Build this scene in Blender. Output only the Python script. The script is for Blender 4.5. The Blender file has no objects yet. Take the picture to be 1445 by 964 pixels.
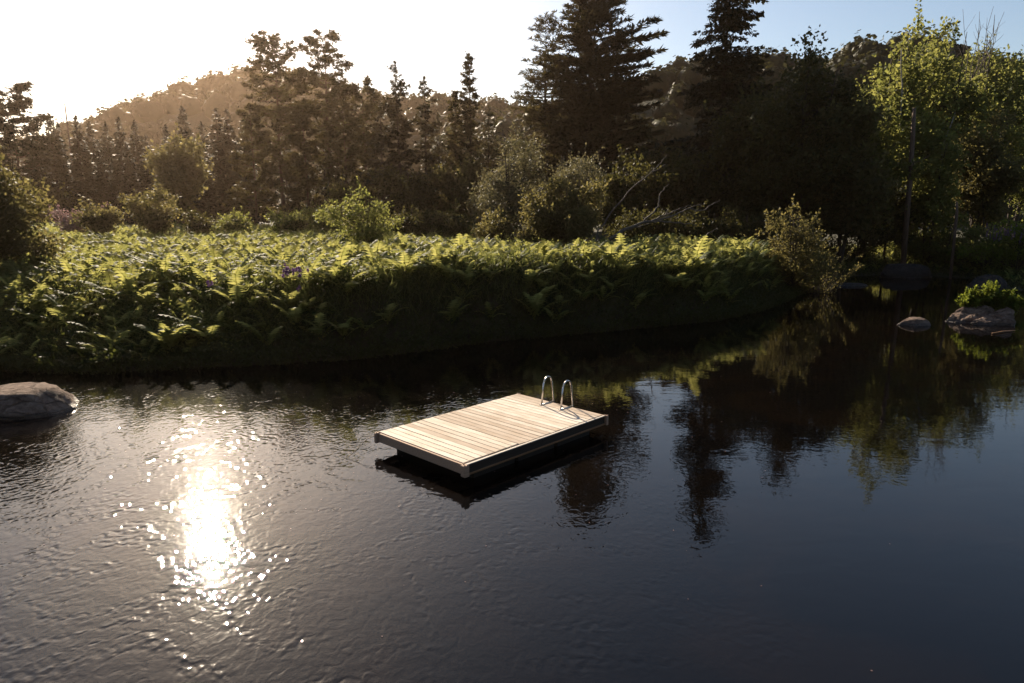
import bpy, bmesh, math, random
import numpy as np
from mathutils import Vector, noise as mnoise

sc = bpy.context.scene
COL = sc.collection
PI = math.pi

# ------------------------------------------------------------------ camera
CAM_H = 4.5
F = 963.0                      # focal length in photograph pixels (24 mm on a 36 mm frame, 1445 px wide)
PITCH = math.atan(182.0 / F)
cam = bpy.data.cameras.new('camera'); cam.lens = 24.0; cam.sensor_width = 36.0
cam.clip_start = 0.1; cam.clip_end = 5000
cam_o = bpy.data.objects.new('camera', cam); COL.objects.link(cam_o)
cam_o.location = (0, 0, CAM_H); cam_o.rotation_euler = (PI / 2 - PITCH, 0, 0)
sc.camera = cam_o

# ------------------------------------------------------------------ light
SUN_AZ, SUN_EL = math.radians(-25.3), math.radians(25.0)     # azimuth from +Y towards +X
world = bpy.data.worlds.new('World'); sc.world = world; world.use_nodes = True
wn = world.node_tree; wn.nodes.clear()
sky = wn.nodes.new('ShaderNodeTexSky'); sky.sky_type = 'NISHITA'; sky.sun_disc = False
sky.sun_elevation = SUN_EL; sky.sun_rotation = SUN_AZ
sky.air_density = 1.0; sky.dust_density = 0.9; sky.ozone_density = 1.0
bg = wn.nodes.new('ShaderNodeBackground'); bg.inputs['Strength'].default_value = 0.055
wo = wn.nodes.new('ShaderNodeOutputWorld')
wn.links.new(sky.outputs[0], bg.inputs[0]); wn.links.new(bg.outputs[0], wo.inputs[0])
sun = bpy.data.lights.new('sun', 'SUN'); sun.energy = 5.0; sun.angle = math.radians(0.53)
sun.color = (1.0, 0.85, 0.65)
sun_o = bpy.data.objects.new('sun', sun); COL.objects.link(sun_o)
sdir = Vector((math.sin(SUN_AZ) * math.cos(SUN_EL), math.cos(SUN_AZ) * math.cos(SUN_EL), math.sin(SUN_EL)))
sun_o.rotation_euler = sdir.to_track_quat('Z', 'Y').to_euler()
sun_o.location = sdir * 300

vs = sc.view_settings
vs.view_transform = 'Standard'; vs.look = 'None'; vs.exposure = 1.3; vs.gamma = 1.0
sc.render.engine = 'CYCLES'
cy = sc.cycles
cy.max_bounces = 6; cy.diffuse_bounces = 2; cy.glossy_bounces = 3; cy.transmission_bounces = 3
cy.volume_bounces = 0; cy.caustics_reflective = False; cy.caustics_refractive = False
cy.use_denoising = True
cy.sample_clamp_indirect = 6.0

# ------------------------------------------------------------------ pixel helpers
def ray(px, py):
    u = (px - 722.5) / F; v = -(py - 482.0) / F
    return Vector((u, math.cos(PITCH) + v * math.sin(PITCH), -math.sin(PITCH) + v * math.cos(PITCH)))
def at_z(px, py, z):
    d = ray(px, py); t = (z - CAM_H) / d.z
    return Vector((0, 0, CAM_H)) + d * t
def at_y(px, py, y):
    d = ray(px, py); return Vector((0, 0, CAM_H)) + d * (y / d.y)

# ------------------------------------------------------------------ mesh helpers
def mesh_np(name, V, Fs):
    """V (n,3); Fs list of int arrays (m,k)"""
    me = bpy.data.meshes.new(name)
    V = np.asarray(V, dtype=np.float32)
    Fs = [np.asarray(f, dtype=np.int32) for f in Fs if len(f)]
    me.vertices.add(len(V)); me.vertices.foreach_set('co', V.ravel())
    idx = np.concatenate([f.ravel() for f in Fs])
    tot = np.concatenate([np.full(len(f), f.shape[1], np.int32) for f in Fs])
    start = np.concatenate([[0], np.cumsum(tot)[:-1]]).astype(np.int32)
    me.loops.add(len(idx)); me.loops.foreach_set('vertex_index', idx)
    me.polygons.add(len(tot)); me.polygons.foreach_set('loop_start', start); me.polygons.foreach_set('loop_total', tot)
    me.update(calc_edges=True); me.validate()
    return me
class MB:
    def __init__(s): s.V = []; s.F = {}; s.n = 0
    def add(s, V, Fa):
        V = np.asarray(V, float); Fa = np.asarray(Fa, int)
        if len(V) == 0: return
        s.V.append(V); s.F.setdefault(Fa.shape[1], []).append(Fa + s.n); s.n += len(V)
    def tube(s, pts, rad, sides=6, cap=True):
        pts = np.asarray(pts, float); n = len(pts)
        rad = np.broadcast_to(np.asarray(rad, float), (n,))
        t = np.gradient(pts, axis=0); t /= np.linalg.norm(t, axis=1)[:, None] + 1e-9
        ref = np.array([0.31, 0.95, 0.05]) if abs(t[0][2]) > 0.8 else np.array([0.03, 0.05, 1.0])
        a = np.cross(t, ref); a /= np.linalg.norm(a, axis=1)[:, None] + 1e-9
        b = np.cross(t, a)
        ang = np.arange(sides) * 2 * PI / sides
        V = pts[:, None, :] + rad[:, None, None] * (np.cos(ang)[None, :, None] * a[:, None, :] + np.sin(ang)[None, :, None] * b[:, None, :])
        i = np.arange(n - 1)[:, None]; j = np.arange(sides)[None, :]; k = (j + 1) % sides
        q = np.stack([i * sides + j, i * sides + k, (i + 1) * sides + k, (i + 1) * sides + j], -1).reshape(-1, 4)
        s.add(V.reshape(-1, 3), q)
        if cap:
            c = s.n - n * sides
            for base, ring in ((0, range(sides)[::-1]), ((n - 1) * sides, range(sides))):
                s.F.setdefault(sides, []).append(np.array([[c + base + r for r in ring]]))
    def box(s, lo, hi, M=None):
        x0, y0, z0 = lo; x1, y1, z1 = hi
        V = np.array([[x0,y0,z0],[x1,y0,z0],[x1,y1,z0],[x0,y1,z0],[x0,y0,z1],[x1,y0,z1],[x1,y1,z1],[x0,y1,z1]], float)
        s.add(V, [[0,3,2,1],[4,5,6,7],[0,1,5,4],[1,2,6,5],[2,3,7,6],[3,0,4,7]])
    def leaves(s, P, A, B, fold=0.0):
        """rhombic leaves: base P, axis A (length vector), half-width vector B"""
        n = len(P)
        if n == 0: return
        V = np.empty((n, 4, 3))
        V[:, 0] = P; V[:, 1] = P + A * 0.45 + B; V[:, 2] = P + A; V[:, 3] = P + A * 0.45 - B
        if fold:
            nn = np.cross(A, B); nn /= np.linalg.norm(nn, axis=1)[:, None] + 1e-9
            w = np.linalg.norm(B, axis=1)[:, None] * fold
            V[:, 1] += nn * w; V[:, 3] += nn * w
        q = np.arange(n * 4).reshape(n, 4)
        s.add(V.reshape(-1, 3), q)
    def mesh(s, name, smooth=False):
        me = mesh_np(name, np.concatenate(s.V), [np.concatenate(f) for f in s.F.values()])
        if smooth: me.polygons.foreach_set('use_smooth', [True] * len(me.polygons))
        return me
def obj(name, me, mat, parent=None, smooth=None):
    o = bpy.data.objects.new(name, me); COL.objects.link(o)
    if mat is not None and len(me.materials) == 0: me.materials.append(mat)
    if parent is not None: o.parent = parent
    return o
def empty(name, loc=(0, 0, 0), rz=0.0, scale=1.0):
    o = bpy.data.objects.new(name, None); COL.objects.link(o); o.location = loc
    o.rotation_euler = (0, 0, rz); o.scale = (scale,) * 3; o.empty_display_size = 0.2
    return o
def tag(o, label=None, cat=None, group=None, kind=None):
    if label: o['label'] = label
    if cat: o['category'] = cat
    if group: o['group'] = group
    if kind: o['kind'] = kind
    return o
def unit(v): return v / (np.linalg.norm(v, axis=-1, keepdims=True) + 1e-9)
def rvec(rng, n): return unit(rng.normal(size=(n, 3)))
def perp(A, R): return unit(np.cross(A, R))

# ------------------------------------------------------------------ materials
def newmat(name):
    m = bpy.data.materials.new(name); m.use_nodes = True
    nt = m.node_tree; nt.nodes.clear()
    out = nt.nodes.new('ShaderNodeOutputMaterial')
    return m, nt, out
def N(nt, t, **kw):
    n = nt.nodes.new(t)
    for k, v in kw.items():
        if k in n.inputs: n.inputs[k].default_value = v
        else: setattr(n, k, v)
    return n
def ramp(nt, src, stops):
    r = nt.nodes.new('ShaderNodeValToRGB')
    while len(r.color_ramp.elements) < len(stops): r.color_ramp.elements.new(0.5)
    for e, (p, c) in zip(r.color_ramp.elements, stops): e.position = p; e.color = (*c, 1)
    nt.links.new(src, r.inputs[0]); return r
def foliage(name, c0, c1, t0, t1, trans=0.45, rough=0.6, spec=0.10):
    """leaf surface: colours vary leaf by leaf; part of the light passes through"""
    m, nt, out = newmat(name); L = nt.links
    g = N(nt, 'ShaderNodeNewGeometry')
    tc = N(nt, 'ShaderNodeTexCoord'); nz = N(nt, 'ShaderNodeTexNoise', Scale=0.35)
    L.new(tc.outputs['Object'], nz.inputs['Vector'])
    mx = N(nt, 'ShaderNodeMath', operation='ADD'); L.new(g.outputs['Random Per Island'], mx.inputs[0]); L.new(nz.outputs[0], mx.inputs[1])
    hf = N(nt, 'ShaderNodeMath', operation='MULTIPLY'); L.new(mx.outputs[0], hf.inputs[0]); hf.inputs[1].default_value = 0.5
    r0 = ramp(nt, hf.outputs[0], [(0.15, c0), (0.85, c1)])
    r1 = ramp(nt, hf.outputs[0], [(0.15, t0), (0.85, t1)])
    p = N(nt, 'ShaderNodeBsdfPrincipled', Roughness=rough); p.inputs['Specular IOR Level'].default_value = spec
    L.new(r0.outputs[0], p.inputs['Base Color'])
    tr = N(nt, 'ShaderNodeBsdfTranslucent'); L.new(r1.outputs[0], tr.inputs[0])
    mix = N(nt, 'ShaderNodeMixShader'); mix.inputs[0].default_value = trans
    L.new(p.outputs[0], mix.inputs[1]); L.new(tr.outputs[0], mix.inputs[2]); L.new(mix.outputs[0], out.inputs[0])
    return m
def rough_mat(name, c0, c1, scale, bump=0.02, rough=0.85, detail=6, stretch=(1, 1, 1), c2=None, spec=0.3, metallic=0.0, scale2=None):
    m, nt, out = newmat(name); L = nt.links
    tc = N(nt, 'ShaderNodeTexCoord'); mp = N(nt, 'ShaderNodeMapping'); mp.inputs['Scale'].default_value = stretch
    L.new(tc.outputs['Object'], mp.inputs['Vector'])
    nz = N(nt, 'ShaderNodeTexNoise', Scale=scale, Detail=detail, Roughness=0.65); L.new(mp.outputs[0], nz.inputs['Vector'])
    stops = [(0.3, c0), (0.7, c1)] if c2 is None else [(0.28, c0), (0.5, c1), (0.72, c2)]
    r = ramp(nt, nz.outputs[0], stops)
    p = N(nt, 'ShaderNodeBsdfPrincipled', Roughness=rough, Metallic=metallic); p.inputs['Specular IOR Level'].default_value = spec
    L.new(r.outputs[0], p.inputs['Base Color'])
    n2 = N(nt, 'ShaderNodeTexNoise', Scale=scale2 or scale * 3, Detail=8, Roughness=0.7); L.new(mp.outputs[0], n2.inputs['Vector'])
    b = N(nt, 'ShaderNodeBump', Strength=1.0, Distance=bump); L.new(n2.outputs[0], b.inputs['Height']); L.new(b.outputs[0], p.inputs['Normal'])
    L.new(p.outputs[0], out.inputs[0])
    return m
def planks_mat(name):
    m, nt, out = newmat(name); L = nt.links
    tc = N(nt, 'ShaderNodeTexCoord'); oi = N(nt, 'ShaderNodeObjectInfo')
    off = N(nt, 'ShaderNodeVectorMath', operation='SCALE'); cmb = N(nt, 'ShaderNodeCombineXYZ')
    for k in range(3): L.new(oi.outputs['Random'], cmb.inputs[k])
    L.new(cmb.outputs[0], off.inputs[0]); off.inputs['Scale'].default_value = 37.0
    ad = N(nt, 'ShaderNodeVectorMath', operation='ADD'); L.new(tc.outputs['Object'], ad.inputs[0]); L.new(off.outputs[0], ad.inputs[1])
    mp = N(nt, 'ShaderNodeMapping'); mp.inputs['Scale'].default_value = (22, 1.2, 22); L.new(ad.outputs[0], mp.inputs['Vector'])
    grain = N(nt, 'ShaderNodeTexNoise', Scale=2.5, Detail=8, Roughness=0.7); L.new(mp.outputs[0], grain.inputs['Vector'])
    big = N(nt, 'ShaderNodeTexNoise', Scale=1.8, Detail=3); L.new(ad.outputs[0], big.inputs['Vector'])
    r1 = ramp(nt, grain.outputs[0], [(0.25, (0.50, 0.44, 0.38)), (0.75, (0.78, 0.735, 0.68))])
    r2 = ramp(nt, oi.outputs['Random'], [(0.0, (0.64, 0.56, 0.49)), (0.5, (0.88, 0.83, 0.77)), (1.0, (1.0, 0.97, 0.93))])
    r3 = ramp(nt, big.outputs[0], [(0.3, (0.80, 0.74, 0.67)), (0.6, (1, 1, 1))])
    m1 = N(nt, 'ShaderNodeMix', data_type='RGBA', blend_type='MULTIPLY'); m1.inputs[0].default_value = 1.0
    L.new(r1.outputs[0], m1.inputs[6]); L.new(r2.outputs[0], m1.inputs[7])
    m2 = N(nt, 'ShaderNodeMix', data_type='RGBA', blend_type='MULTIPLY'); m2.inputs[0].default_value = 0.8
    L.new(m1.outputs[2], m2.inputs[6]); L.new(r3.outputs[0], m2.inputs[7])
    p = N(nt, 'ShaderNodeBsdfPrincipled', Roughness=0.8); p.inputs['Specular IOR Level'].default_value = 0.12
    L.new(m2.outputs[2], p.inputs['Base Color'])
    b = N(nt, 'ShaderNodeBump', Strength=0.6, Distance=0.003); L.new(grain.outputs[0], b.inputs['Height']); L.new(b.outputs[0], p.inputs['Normal'])
    L.new(p.outputs[0], out.inputs[0])
    return m
def water_mat():
    m, nt, out = newmat('pond_water'); L = nt.links
    tc = N(nt, 'ShaderNodeTexCoord'); sep = N(nt, 'ShaderNodeSeparateXYZ'); L.new(tc.outputs['Object'], sep.inputs[0])
    P = tc.outputs['Object']
    def math_(op, a, b=None, clamp=False):
        n = N(nt, 'ShaderNodeMath', operation=op); n.use_clamp = clamp
        for k, v in enumerate((a, b)):
            if v is None: continue
            if isinstance(v, (int, float)): n.inputs[k].default_value = v
            else: L.new(v, n.inputs[k])
        return n.outputs[0]
    def noise(scale, detail=2, dist=0.0, st=(1, 1, 1), rot=0.0, rough=0.5):
        mp = N(nt, 'ShaderNodeMapping'); mp.inputs['Scale'].default_value = st; mp.inputs['Rotation'].default_value = (0, 0, rot)
        L.new(P, mp.inputs['Vector'])
        n = N(nt, 'ShaderNodeTexNoise', Scale=scale, Detail=detail, Distortion=dist, Roughness=rough); L.new(mp.outputs[0], n.inputs['Vector'])
        return n.outputs[0]
    # where the stream stirs the pond: strong left, dying away to the right and far off
    big = noise(0.16, 2, 1.2)
    lr = N(nt, 'ShaderNodeMapRange'); lr.interpolation_type = 'SMOOTHSTEP'
    for k, v in zip(('From Min', 'From Max', 'To Min', 'To Max'), (-6.0, 4.5, 1.0, 0.10)): lr.inputs[k].default_value = v
    xs = math_('ADD', sep.outputs[0], math_('MULTIPLY', math_('SUBTRACT', big, 0.5), 7.0)); L.new(xs, lr.inputs[0])
    fr = N(nt, 'ShaderNodeMapRange'); fr.interpolation_type = 'SMOOTHSTEP'
    for k, v in zip(('From Min', 'From Max', 'To Min', 'To Max'), (11.0, 22.0, 1.0, 0.45)): fr.inputs[k].default_value = v
    L.new(sep.outputs[1], fr.inputs[0])
    stir = math_('MULTIPLY', lr.outputs[0], fr.outputs[0])
    ridge_n = math_('ABSOLUTE', math_('SUBTRACT', noise(0.42, 3, 1.6), 0.5))
    patch = math_('ADD', math_('MULTIPLY', ramp(nt, ridge_n, [(0.0, (1, 1, 1)), (0.05, (0.03,) * 3)]).outputs[0], 1.0), ramp(nt, noise(0.9, 3, 1.5), [(0.55, (0, 0, 0)), (0.70, (0.7,) * 3)]).outputs[0])
    w1 = math_('MULTIPLY', math_('SUBTRACT', noise(2.2, 1, 0.6, (1.35, 1.0, 1), 0.5), 0.5), 0.0030)
    w2 = math_('MULTIPLY', math_('SUBTRACT', noise(6.5, 1, 0.8, (1.25, 1.0, 1), -0.45, 0.5), 0.5), 0.0044)
    w3 = math_('MULTIPLY', math_('SUBTRACT', noise(9.0, 0.4, 0.25, (1.15, 1.0, 1), 0.2), 0.5), math_('MULTIPLY', patch, 0.014))
    w4 = math_('MULTIPLY', math_('SUBTRACT', noise(26.0, 1, 0.4, (1.2, 1.0, 1), 0.6), 0.5), 0.00055)
    wsum = math_('ADD', math_('ADD', math_('ADD', w1, w2), w4), w3)
    h = math_('MULTIPLY', wsum, stir)
    h = math_('ADD', h, math_('MULTIPLY', noise(1.1, 2, 0.4, (1, 2.2, 1), 0.1), 0.0022))
    h = math_('ADD', h, math_('MULTIPLY', noise(6.0, 2, 0.5, (1, 2.0, 1), 0.1), 0.00035))
    b = N(nt, 'ShaderNodeBump', Strength=1.0, Distance=1.0); L.new(h, b.inputs['Height'])
    p = N(nt, 'ShaderNodeBsdfPrincipled', Roughness=0.012, IOR=1.33); p.inputs['Specular IOR Level'].default_value = 0.5
    shoal = ramp(nt, noise(0.5, 4, 1.0), [(0.45, (0.0016, 0.0014, 0.0014)), (0.75, (0.0045, 0.0028, 0.0018))])
    L.new(shoal.outputs[0], p.inputs['Base Color']); L.new(b.outputs[0], p.inputs['Normal'])
    # capillary ripples far below a pixel scatter a little of the sun more widely
    g = N(nt, 'ShaderNodeBsdfGlossy', Roughness=0.16); L.new(b.outputs[0], g.inputs['Normal'])
    fres = N(nt, 'ShaderNodeFresnel', IOR=1.33); L.new(b.outputs[0], fres.inputs['Normal'])
    fac = math_('MULTIPLY', math_('MULTIPLY', fres.outputs[0], stir), 0.018)
    mix = N(nt, 'ShaderNodeMixShader'); L.new(fac, mix.inputs[0]); L.new(p.outputs[0], mix.inputs[1]); L.new(g.outputs[0], mix.inputs[2])
    L.new(mix.outputs[0], out.inputs[0])
    return m

M = {}
M['fern'] = foliage('fern_leaf', (0.035, 0.062, 0.014), (0.075, 0.105, 0.024), (0.18, 0.19, 0.045), (0.43, 0.40, 0.125), 0.58)
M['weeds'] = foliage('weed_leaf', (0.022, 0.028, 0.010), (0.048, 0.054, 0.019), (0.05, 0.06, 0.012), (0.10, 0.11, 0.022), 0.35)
M['grass'] = foliage('grass_blade', (0.04, 0.055, 0.018), (0.07, 0.085, 0.03), (0.15, 0.17, 0.04), (0.26, 0.27, 0.09), 0.45)
M['spruce'] = foliage('spruce_needles', (0.010, 0.014, 0.007), (0.024, 0.027, 0.012), (0.03, 0.03, 0.010), (0.06, 0.05, 0.018), 0.25)
M['pine'] = foliage('pine_needles', (0.020, 0.024, 0.011), (0.045, 0.042, 0.018), (0.07, 0.06, 0.020), (0.14, 0.105, 0.035), 0.35)
M['white_pine'] = foliage('white_pine_needles', (0.013, 0.016, 0.008), (0.032, 0.031, 0.014), (0.045, 0.04, 0.014), (0.095, 0.078, 0.026), 0.3)
M['leaf_shaded'] = foliage('shaded_leaf', (0.018, 0.023, 0.009), (0.045, 0.048, 0.017), (0.05, 0.05, 0.014), (0.14, 0.125, 0.035), 0.4)  # broadleaf colour for shaded trees, shade put into the albedo
M['leaf_lit'] = foliage('sunlit_leaf', (0.034, 0.052, 0.014), (0.075, 0.092, 0.027), (0.15, 0.17, 0.04), (0.32, 0.305, 0.085), 0.55)  # same kind of leaf for sunlit trees, brightness put into the colour
M['leaf_olive'] = foliage('olive_leaf', (0.03, 0.036, 0.014), (0.06, 0.062, 0.026), (0.12, 0.11, 0.035), (0.25, 0.205, 0.075), 0.5)
M['leaf_grey'] = foliage('grey_willow_leaf', (0.06, 0.062, 0.038), (0.105, 0.10, 0.065), (0.12, 0.11, 0.05), (0.20, 0.175, 0.085), 0.4)
M['leaf_fresh'] = foliage('fresh_leaf', (0.045, 0.075, 0.012), (0.09, 0.12, 0.025), (0.16, 0.20, 0.02), (0.30, 0.33, 0.05), 0.45)
M['hill_leaf'] = foliage('hill_forest_leaf', (0.020, 0.024, 0.010), (0.036, 0.038, 0.016), (0.035, 0.036, 0.012), (0.07, 0.065, 0.02), 0.3)
M['petal_purple'] = foliage('purple_petal', (0.10, 0.05, 0.14), (0.20, 0.11, 0.26), (0.16, 0.08, 0.22), (0.28, 0.15, 0.34), 0.4)
M['petal_pink'] = foliage('pink_petal', (0.20, 0.12, 0.12), (0.32, 0.22, 0.21), (0.2, 0.12, 0.12), (0.3, 0.2, 0.18), 0.4)
M['bark'] = rough_mat('dark_bark', (0.018, 0.013, 0.010), (0.06, 0.046, 0.036), 5.0, 0.03, 0.95, stretch=(1, 1, 0.2))
M['bark_pine'] = rough_mat('pine_bark', (0.035, 0.022, 0.015), (0.12, 0.072, 0.048), 5.0, 0.03, 0.95, stretch=(1, 1, 0.25))
M['dead_wood'] = rough_mat('grey_dead_wood', (0.05, 0.04, 0.033), (0.14, 0.115, 0.095), 6.0, 0.01, 0.9, stretch=(3, 3, 0.5))
M['birch'] = rough_mat('pale_birch_bark', (0.10, 0.085, 0.07), (0.28, 0.25, 0.22), 4.0, 0.008, 0.8, stretch=(1, 1, 2))
M['snag'] = rough_mat('brown_snag_wood', (0.06, 0.038, 0.027), (0.15, 0.10, 0.075), 5.0, 0.02, 0.9, stretch=(3, 3, 0.3))
def rock_mat(name, c0, c1, c2):
    m, nt, out = newmat(name); L = nt.links
    tc = N(nt, 'ShaderNodeTexCoord'); gm = N(nt, 'ShaderNodeNewGeometry'); sp = N(nt, 'ShaderNodeSeparateXYZ'); L.new(gm.outputs['Position'], sp.inputs[0])
    n1 = N(nt, 'ShaderNodeTexNoise', Scale=2.8, Detail=7, Roughness=.7); n2 = N(nt, 'ShaderNodeTexNoise', Scale=11.0, Detail=8, Roughness=.75)
    mp = N(nt, 'ShaderNodeMapping'); mp.inputs['Scale'].default_value = (.8, 1.6, 2.4); mp.inputs['Rotation'].default_value = (.2, .35, .2); L.new(tc.outputs['Object'], mp.inputs[0])
    vo = N(nt, 'ShaderNodeTexVoronoi', Scale=1.7, feature='DISTANCE_TO_EDGE'); ad = N(nt, 'ShaderNodeMix', data_type='RGBA', blend_type='ADD'); ad.inputs[0].default_value = .35
    L.new(mp.outputs[0], ad.inputs[6]); L.new(n1.outputs['Color'], ad.inputs[7]); L.new(ad.outputs[2], vo.inputs['Vector'])
    for n in (n1, n2): L.new(tc.outputs['Object'], n.inputs['Vector'])
    r = ramp(nt, n1.outputs[0], [(.3, c0), (.5, c1), (.7, c2)]); r2 = ramp(nt, n2.outputs[0], [(.32, (.45, .43, .42)), (.6, (1, 1, 1))])
    mm = N(nt, 'ShaderNodeMix', data_type='RGBA', blend_type='MULTIPLY'); mm.inputs[0].default_value = .9; L.new(r.outputs[0], mm.inputs[6]); L.new(r2.outputs[0], mm.inputs[7])
    nz = N(nt, 'ShaderNodeMath', operation='MULTIPLY_ADD'); L.new(n1.outputs[0], nz.inputs[0]); nz.inputs[1].default_value = -.14; L.new(sp.outputs[2], nz.inputs[2])
    wet = N(nt, 'ShaderNodeMapRange'); L.new(nz.outputs[0], wet.inputs[0])
    for k, v in zip(('From Min', 'From Max', 'To Min', 'To Max'), (.0, .05, .35, 1.0)): wet.inputs[k].default_value = v
    m2 = N(nt, 'ShaderNodeMix', data_type='RGBA', blend_type='MULTIPLY'); m2.inputs[0].default_value = 1.0; L.new(mm.outputs[2], m2.inputs[6]); L.new(wet.outputs[0], m2.inputs[7])
    p = N(nt, 'ShaderNodeBsdfPrincipled'); p.inputs['Specular IOR Level'].default_value = .3; L.new(m2.outputs[2], p.inputs['Base Color'])
    L.new(wet.outputs[0], p.inputs['Roughness'])
    cr = N(nt, 'ShaderNodeMapRange'); L.new(vo.outputs['Distance'], cr.inputs[0]); cr.inputs['From Max'].default_value = .06
    b1 = N(nt, 'ShaderNodeBump', Strength=1.0, Distance=.05); L.new(cr.outputs[0], b1.inputs['Height'])
    b2 = N(nt, 'ShaderNodeBump', Strength=1.0, Distance=.05); L.new(n2.outputs[0], b2.inputs['Height']); L.new(b1.outputs[0], b2.inputs['Normal']); L.new(b2.outputs[0], p.inputs['Normal'])
    L.new(p.outputs[0], out.inputs[0]); return m
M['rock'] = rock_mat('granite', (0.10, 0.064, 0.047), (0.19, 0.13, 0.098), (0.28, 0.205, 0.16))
M['rock_shaded'] = rock_mat('shaded_granite', (0.014, 0.012, 0.011), (0.03, 0.026, 0.023), (0.045, 0.04, 0.035))  # darker copy of the granite, with the boulders' shade put into the colour
M['soil'] = rough_mat('ground_soil', (0.020, 0.018, 0.009), (0.045, 0.040, 0.018), 1.4, 0.05, 0.95, c2=(0.05, 0.058, 0.02))
M['hill_soil'] = rough_mat('hill_ground', (0.015, 0.018, 0.008), (0.035, 0.038, 0.015), 0.15, 0.5, 0.95)
M['plank'] = planks_mat('weathered_deck_plank')
M['rim'] = rough_mat('brown_fascia_wood', (0.30, 0.19, 0.13), (0.46, 0.31, 0.22), 3.0, 0.004, 0.75, stretch=(0.6, 12, 12))
M['rim_dark'] = rough_mat('dark_stained_beam', (0.022, 0.016, 0.013), (0.05, 0.036, 0.028), 3.0, 0.004, 0.7, stretch=(0.6, 12, 12))
M['rub'] = rough_mat('orange_brown_strip', (0.15, 0.075, 0.035), (0.26, 0.14, 0.07), 3.0, 0.003, 0.7, stretch=(0.6, 12, 12))
M['strip'] = rough_mat('pale_edge_strip', (0.40, 0.34, 0.28), (0.6, 0.54, 0.47), 4.0, 0.002, 0.5, stretch=(0.6, 12, 12))
M['float'] = rough_mat('black_float_plastic', (0.012, 0.011, 0.011), (0.022, 0.02, 0.019), 4.0, 0.003, 0.55)
M['steel'] = rough_mat('stainless_steel', (0.52, 0.49, 0.45), (0.66, 0.63, 0.60), 8.0, 0.0006, 0.24, metallic=1.0, spec=0.5)
M['bolt'] = rough_mat('rusty_bracket_steel', (0.10, 0.06, 0.04), (0.22, 0.15, 0.11), 14.0, 0.002, 0.6, metallic=0.5)
M['rope'] = rough_mat('pale_rope', (0.38, 0.30, 0.22), (0.6, 0.5, 0.4), 40.0, 0.002, 0.9)
M['water'] = water_mat()

# ================================================================== SETTING
# shoreline of the far and right land, counter-clockwise from the left
SHORE = np.array([(-650, 8), (-60, 13), (-30, 17), (-18, 18.6), (-14.2, 19.2), (-11.6, 19.0), (-8.2, 19.9), (-5.2, 20.8), (-3.2, 22.0),
                  (-0.8, 23.9), (2.0, 25.2), (5.2, 26.8), (8.6, 28.6), (11.4, 31.4), (13.6, 34.4), (15.2, 37.0), (16.4, 38.6), (18.4, 41.5),
                  (21.5, 46.5), (25, 49.2), (29, 50.2), (31.5, 47.5), (30.8, 43.5), (29.4, 40.2), (31, 36), (35, 29), (41, 22), (60, 12), (650, 0), (650, 650), (-650, 650)], float)
NEAR = np.array([(-650, -650), (650, -650), (650, -30), (60, -9), (14, -3.0), (2, -1.4), (-8, -2.2), (-40, -8), (-650, -20)], float)
def sdist(X, Y, poly):
    """signed distance to a polygon, positive inside"""
    d = np.full(X.shape, 1e9); ins = np.zeros(X.shape, bool); n = len(poly)
    for i in range(n):
        ax, ay = poly[i]; bx, by = poly[(i + 1) % n]
        ex, ey = bx - ax, by - ay
        t = np.clip(((X - ax) * ex + (Y - ay) * ey) / (ex * ex + ey * ey), 0, 1)
        d = np.minimum(d, np.hypot(X - ax - t * ex, Y - ay - t * ey))
        c = (ay > Y) != (by > Y)
        with np.errstate(divide='ignore', invalid='ignore'):
            xi = (bx - ax) * (Y - ay) / (by - ay + 1e-12) + ax
        ins ^= c & (X < xi)
    return np.where(ins, d, -d)
def sstep(t): t = np.clip(t, 0, 1); return t * t * (3 - 2 * t)
def wob(X, Y):
    return (np.sin(X * 0.9 + 1.3 * np.sin(Y * 0.45)) * np.sin(Y * 0.8 + 0.7) * 0.5 + np.sin(X * 0.31 + 2) * np.cos(Y * 0.27 + X * 0.11) * 0.7 + np.sin(X * 2.3 + Y * 1.7) * 0.18)
def height(X, Y):
    X = np.asarray(X, float); Y = np.asarray(Y, float)
    d1 = sdist(X, Y, SHORE); d2 = sdist(X, Y, NEAR); d = np.maximum(d1, d2)
    r = sstep((X - 12.5) / 6.0)                                  # 0: fern bank, 1: right bank
    lft = sstep((-6 - X) / 5.0)
    hb = 2.05 * (1 - r) + 1.2 * r - 0.25 * lft
    w = (1.9 + 0.8 * np.sin(X * 1.1) * np.sin(X * .37 + 1)) * (1 - r) + 6.5 * r + 4.4 * lft
    h = hb * sstep(d1 / w) ** 0.8 + 0.010 * np.clip(d1 - 3, 0, 80) + 0.34 * wob(X * .8, Y * .8) * sstep(d1 / 3)
    h = np.where(d2 > d1, 2.6 * sstep(d2 / 4.0) + 30 * sstep((d2 - 6) / 60.0) * (1 + .2 * np.sin(X * .05)), h)  # near bank, plus an unseen hill added behind the camera to block sky fill
    und = -0.9 * sstep(-d / 3.0) - 0.05
    return np.where(d > 0, np.maximum(h, 0.015 * d + 0.01), und)
def hz(x, y): return float(height(np.array([x]), np.array([y]))[0])

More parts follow.
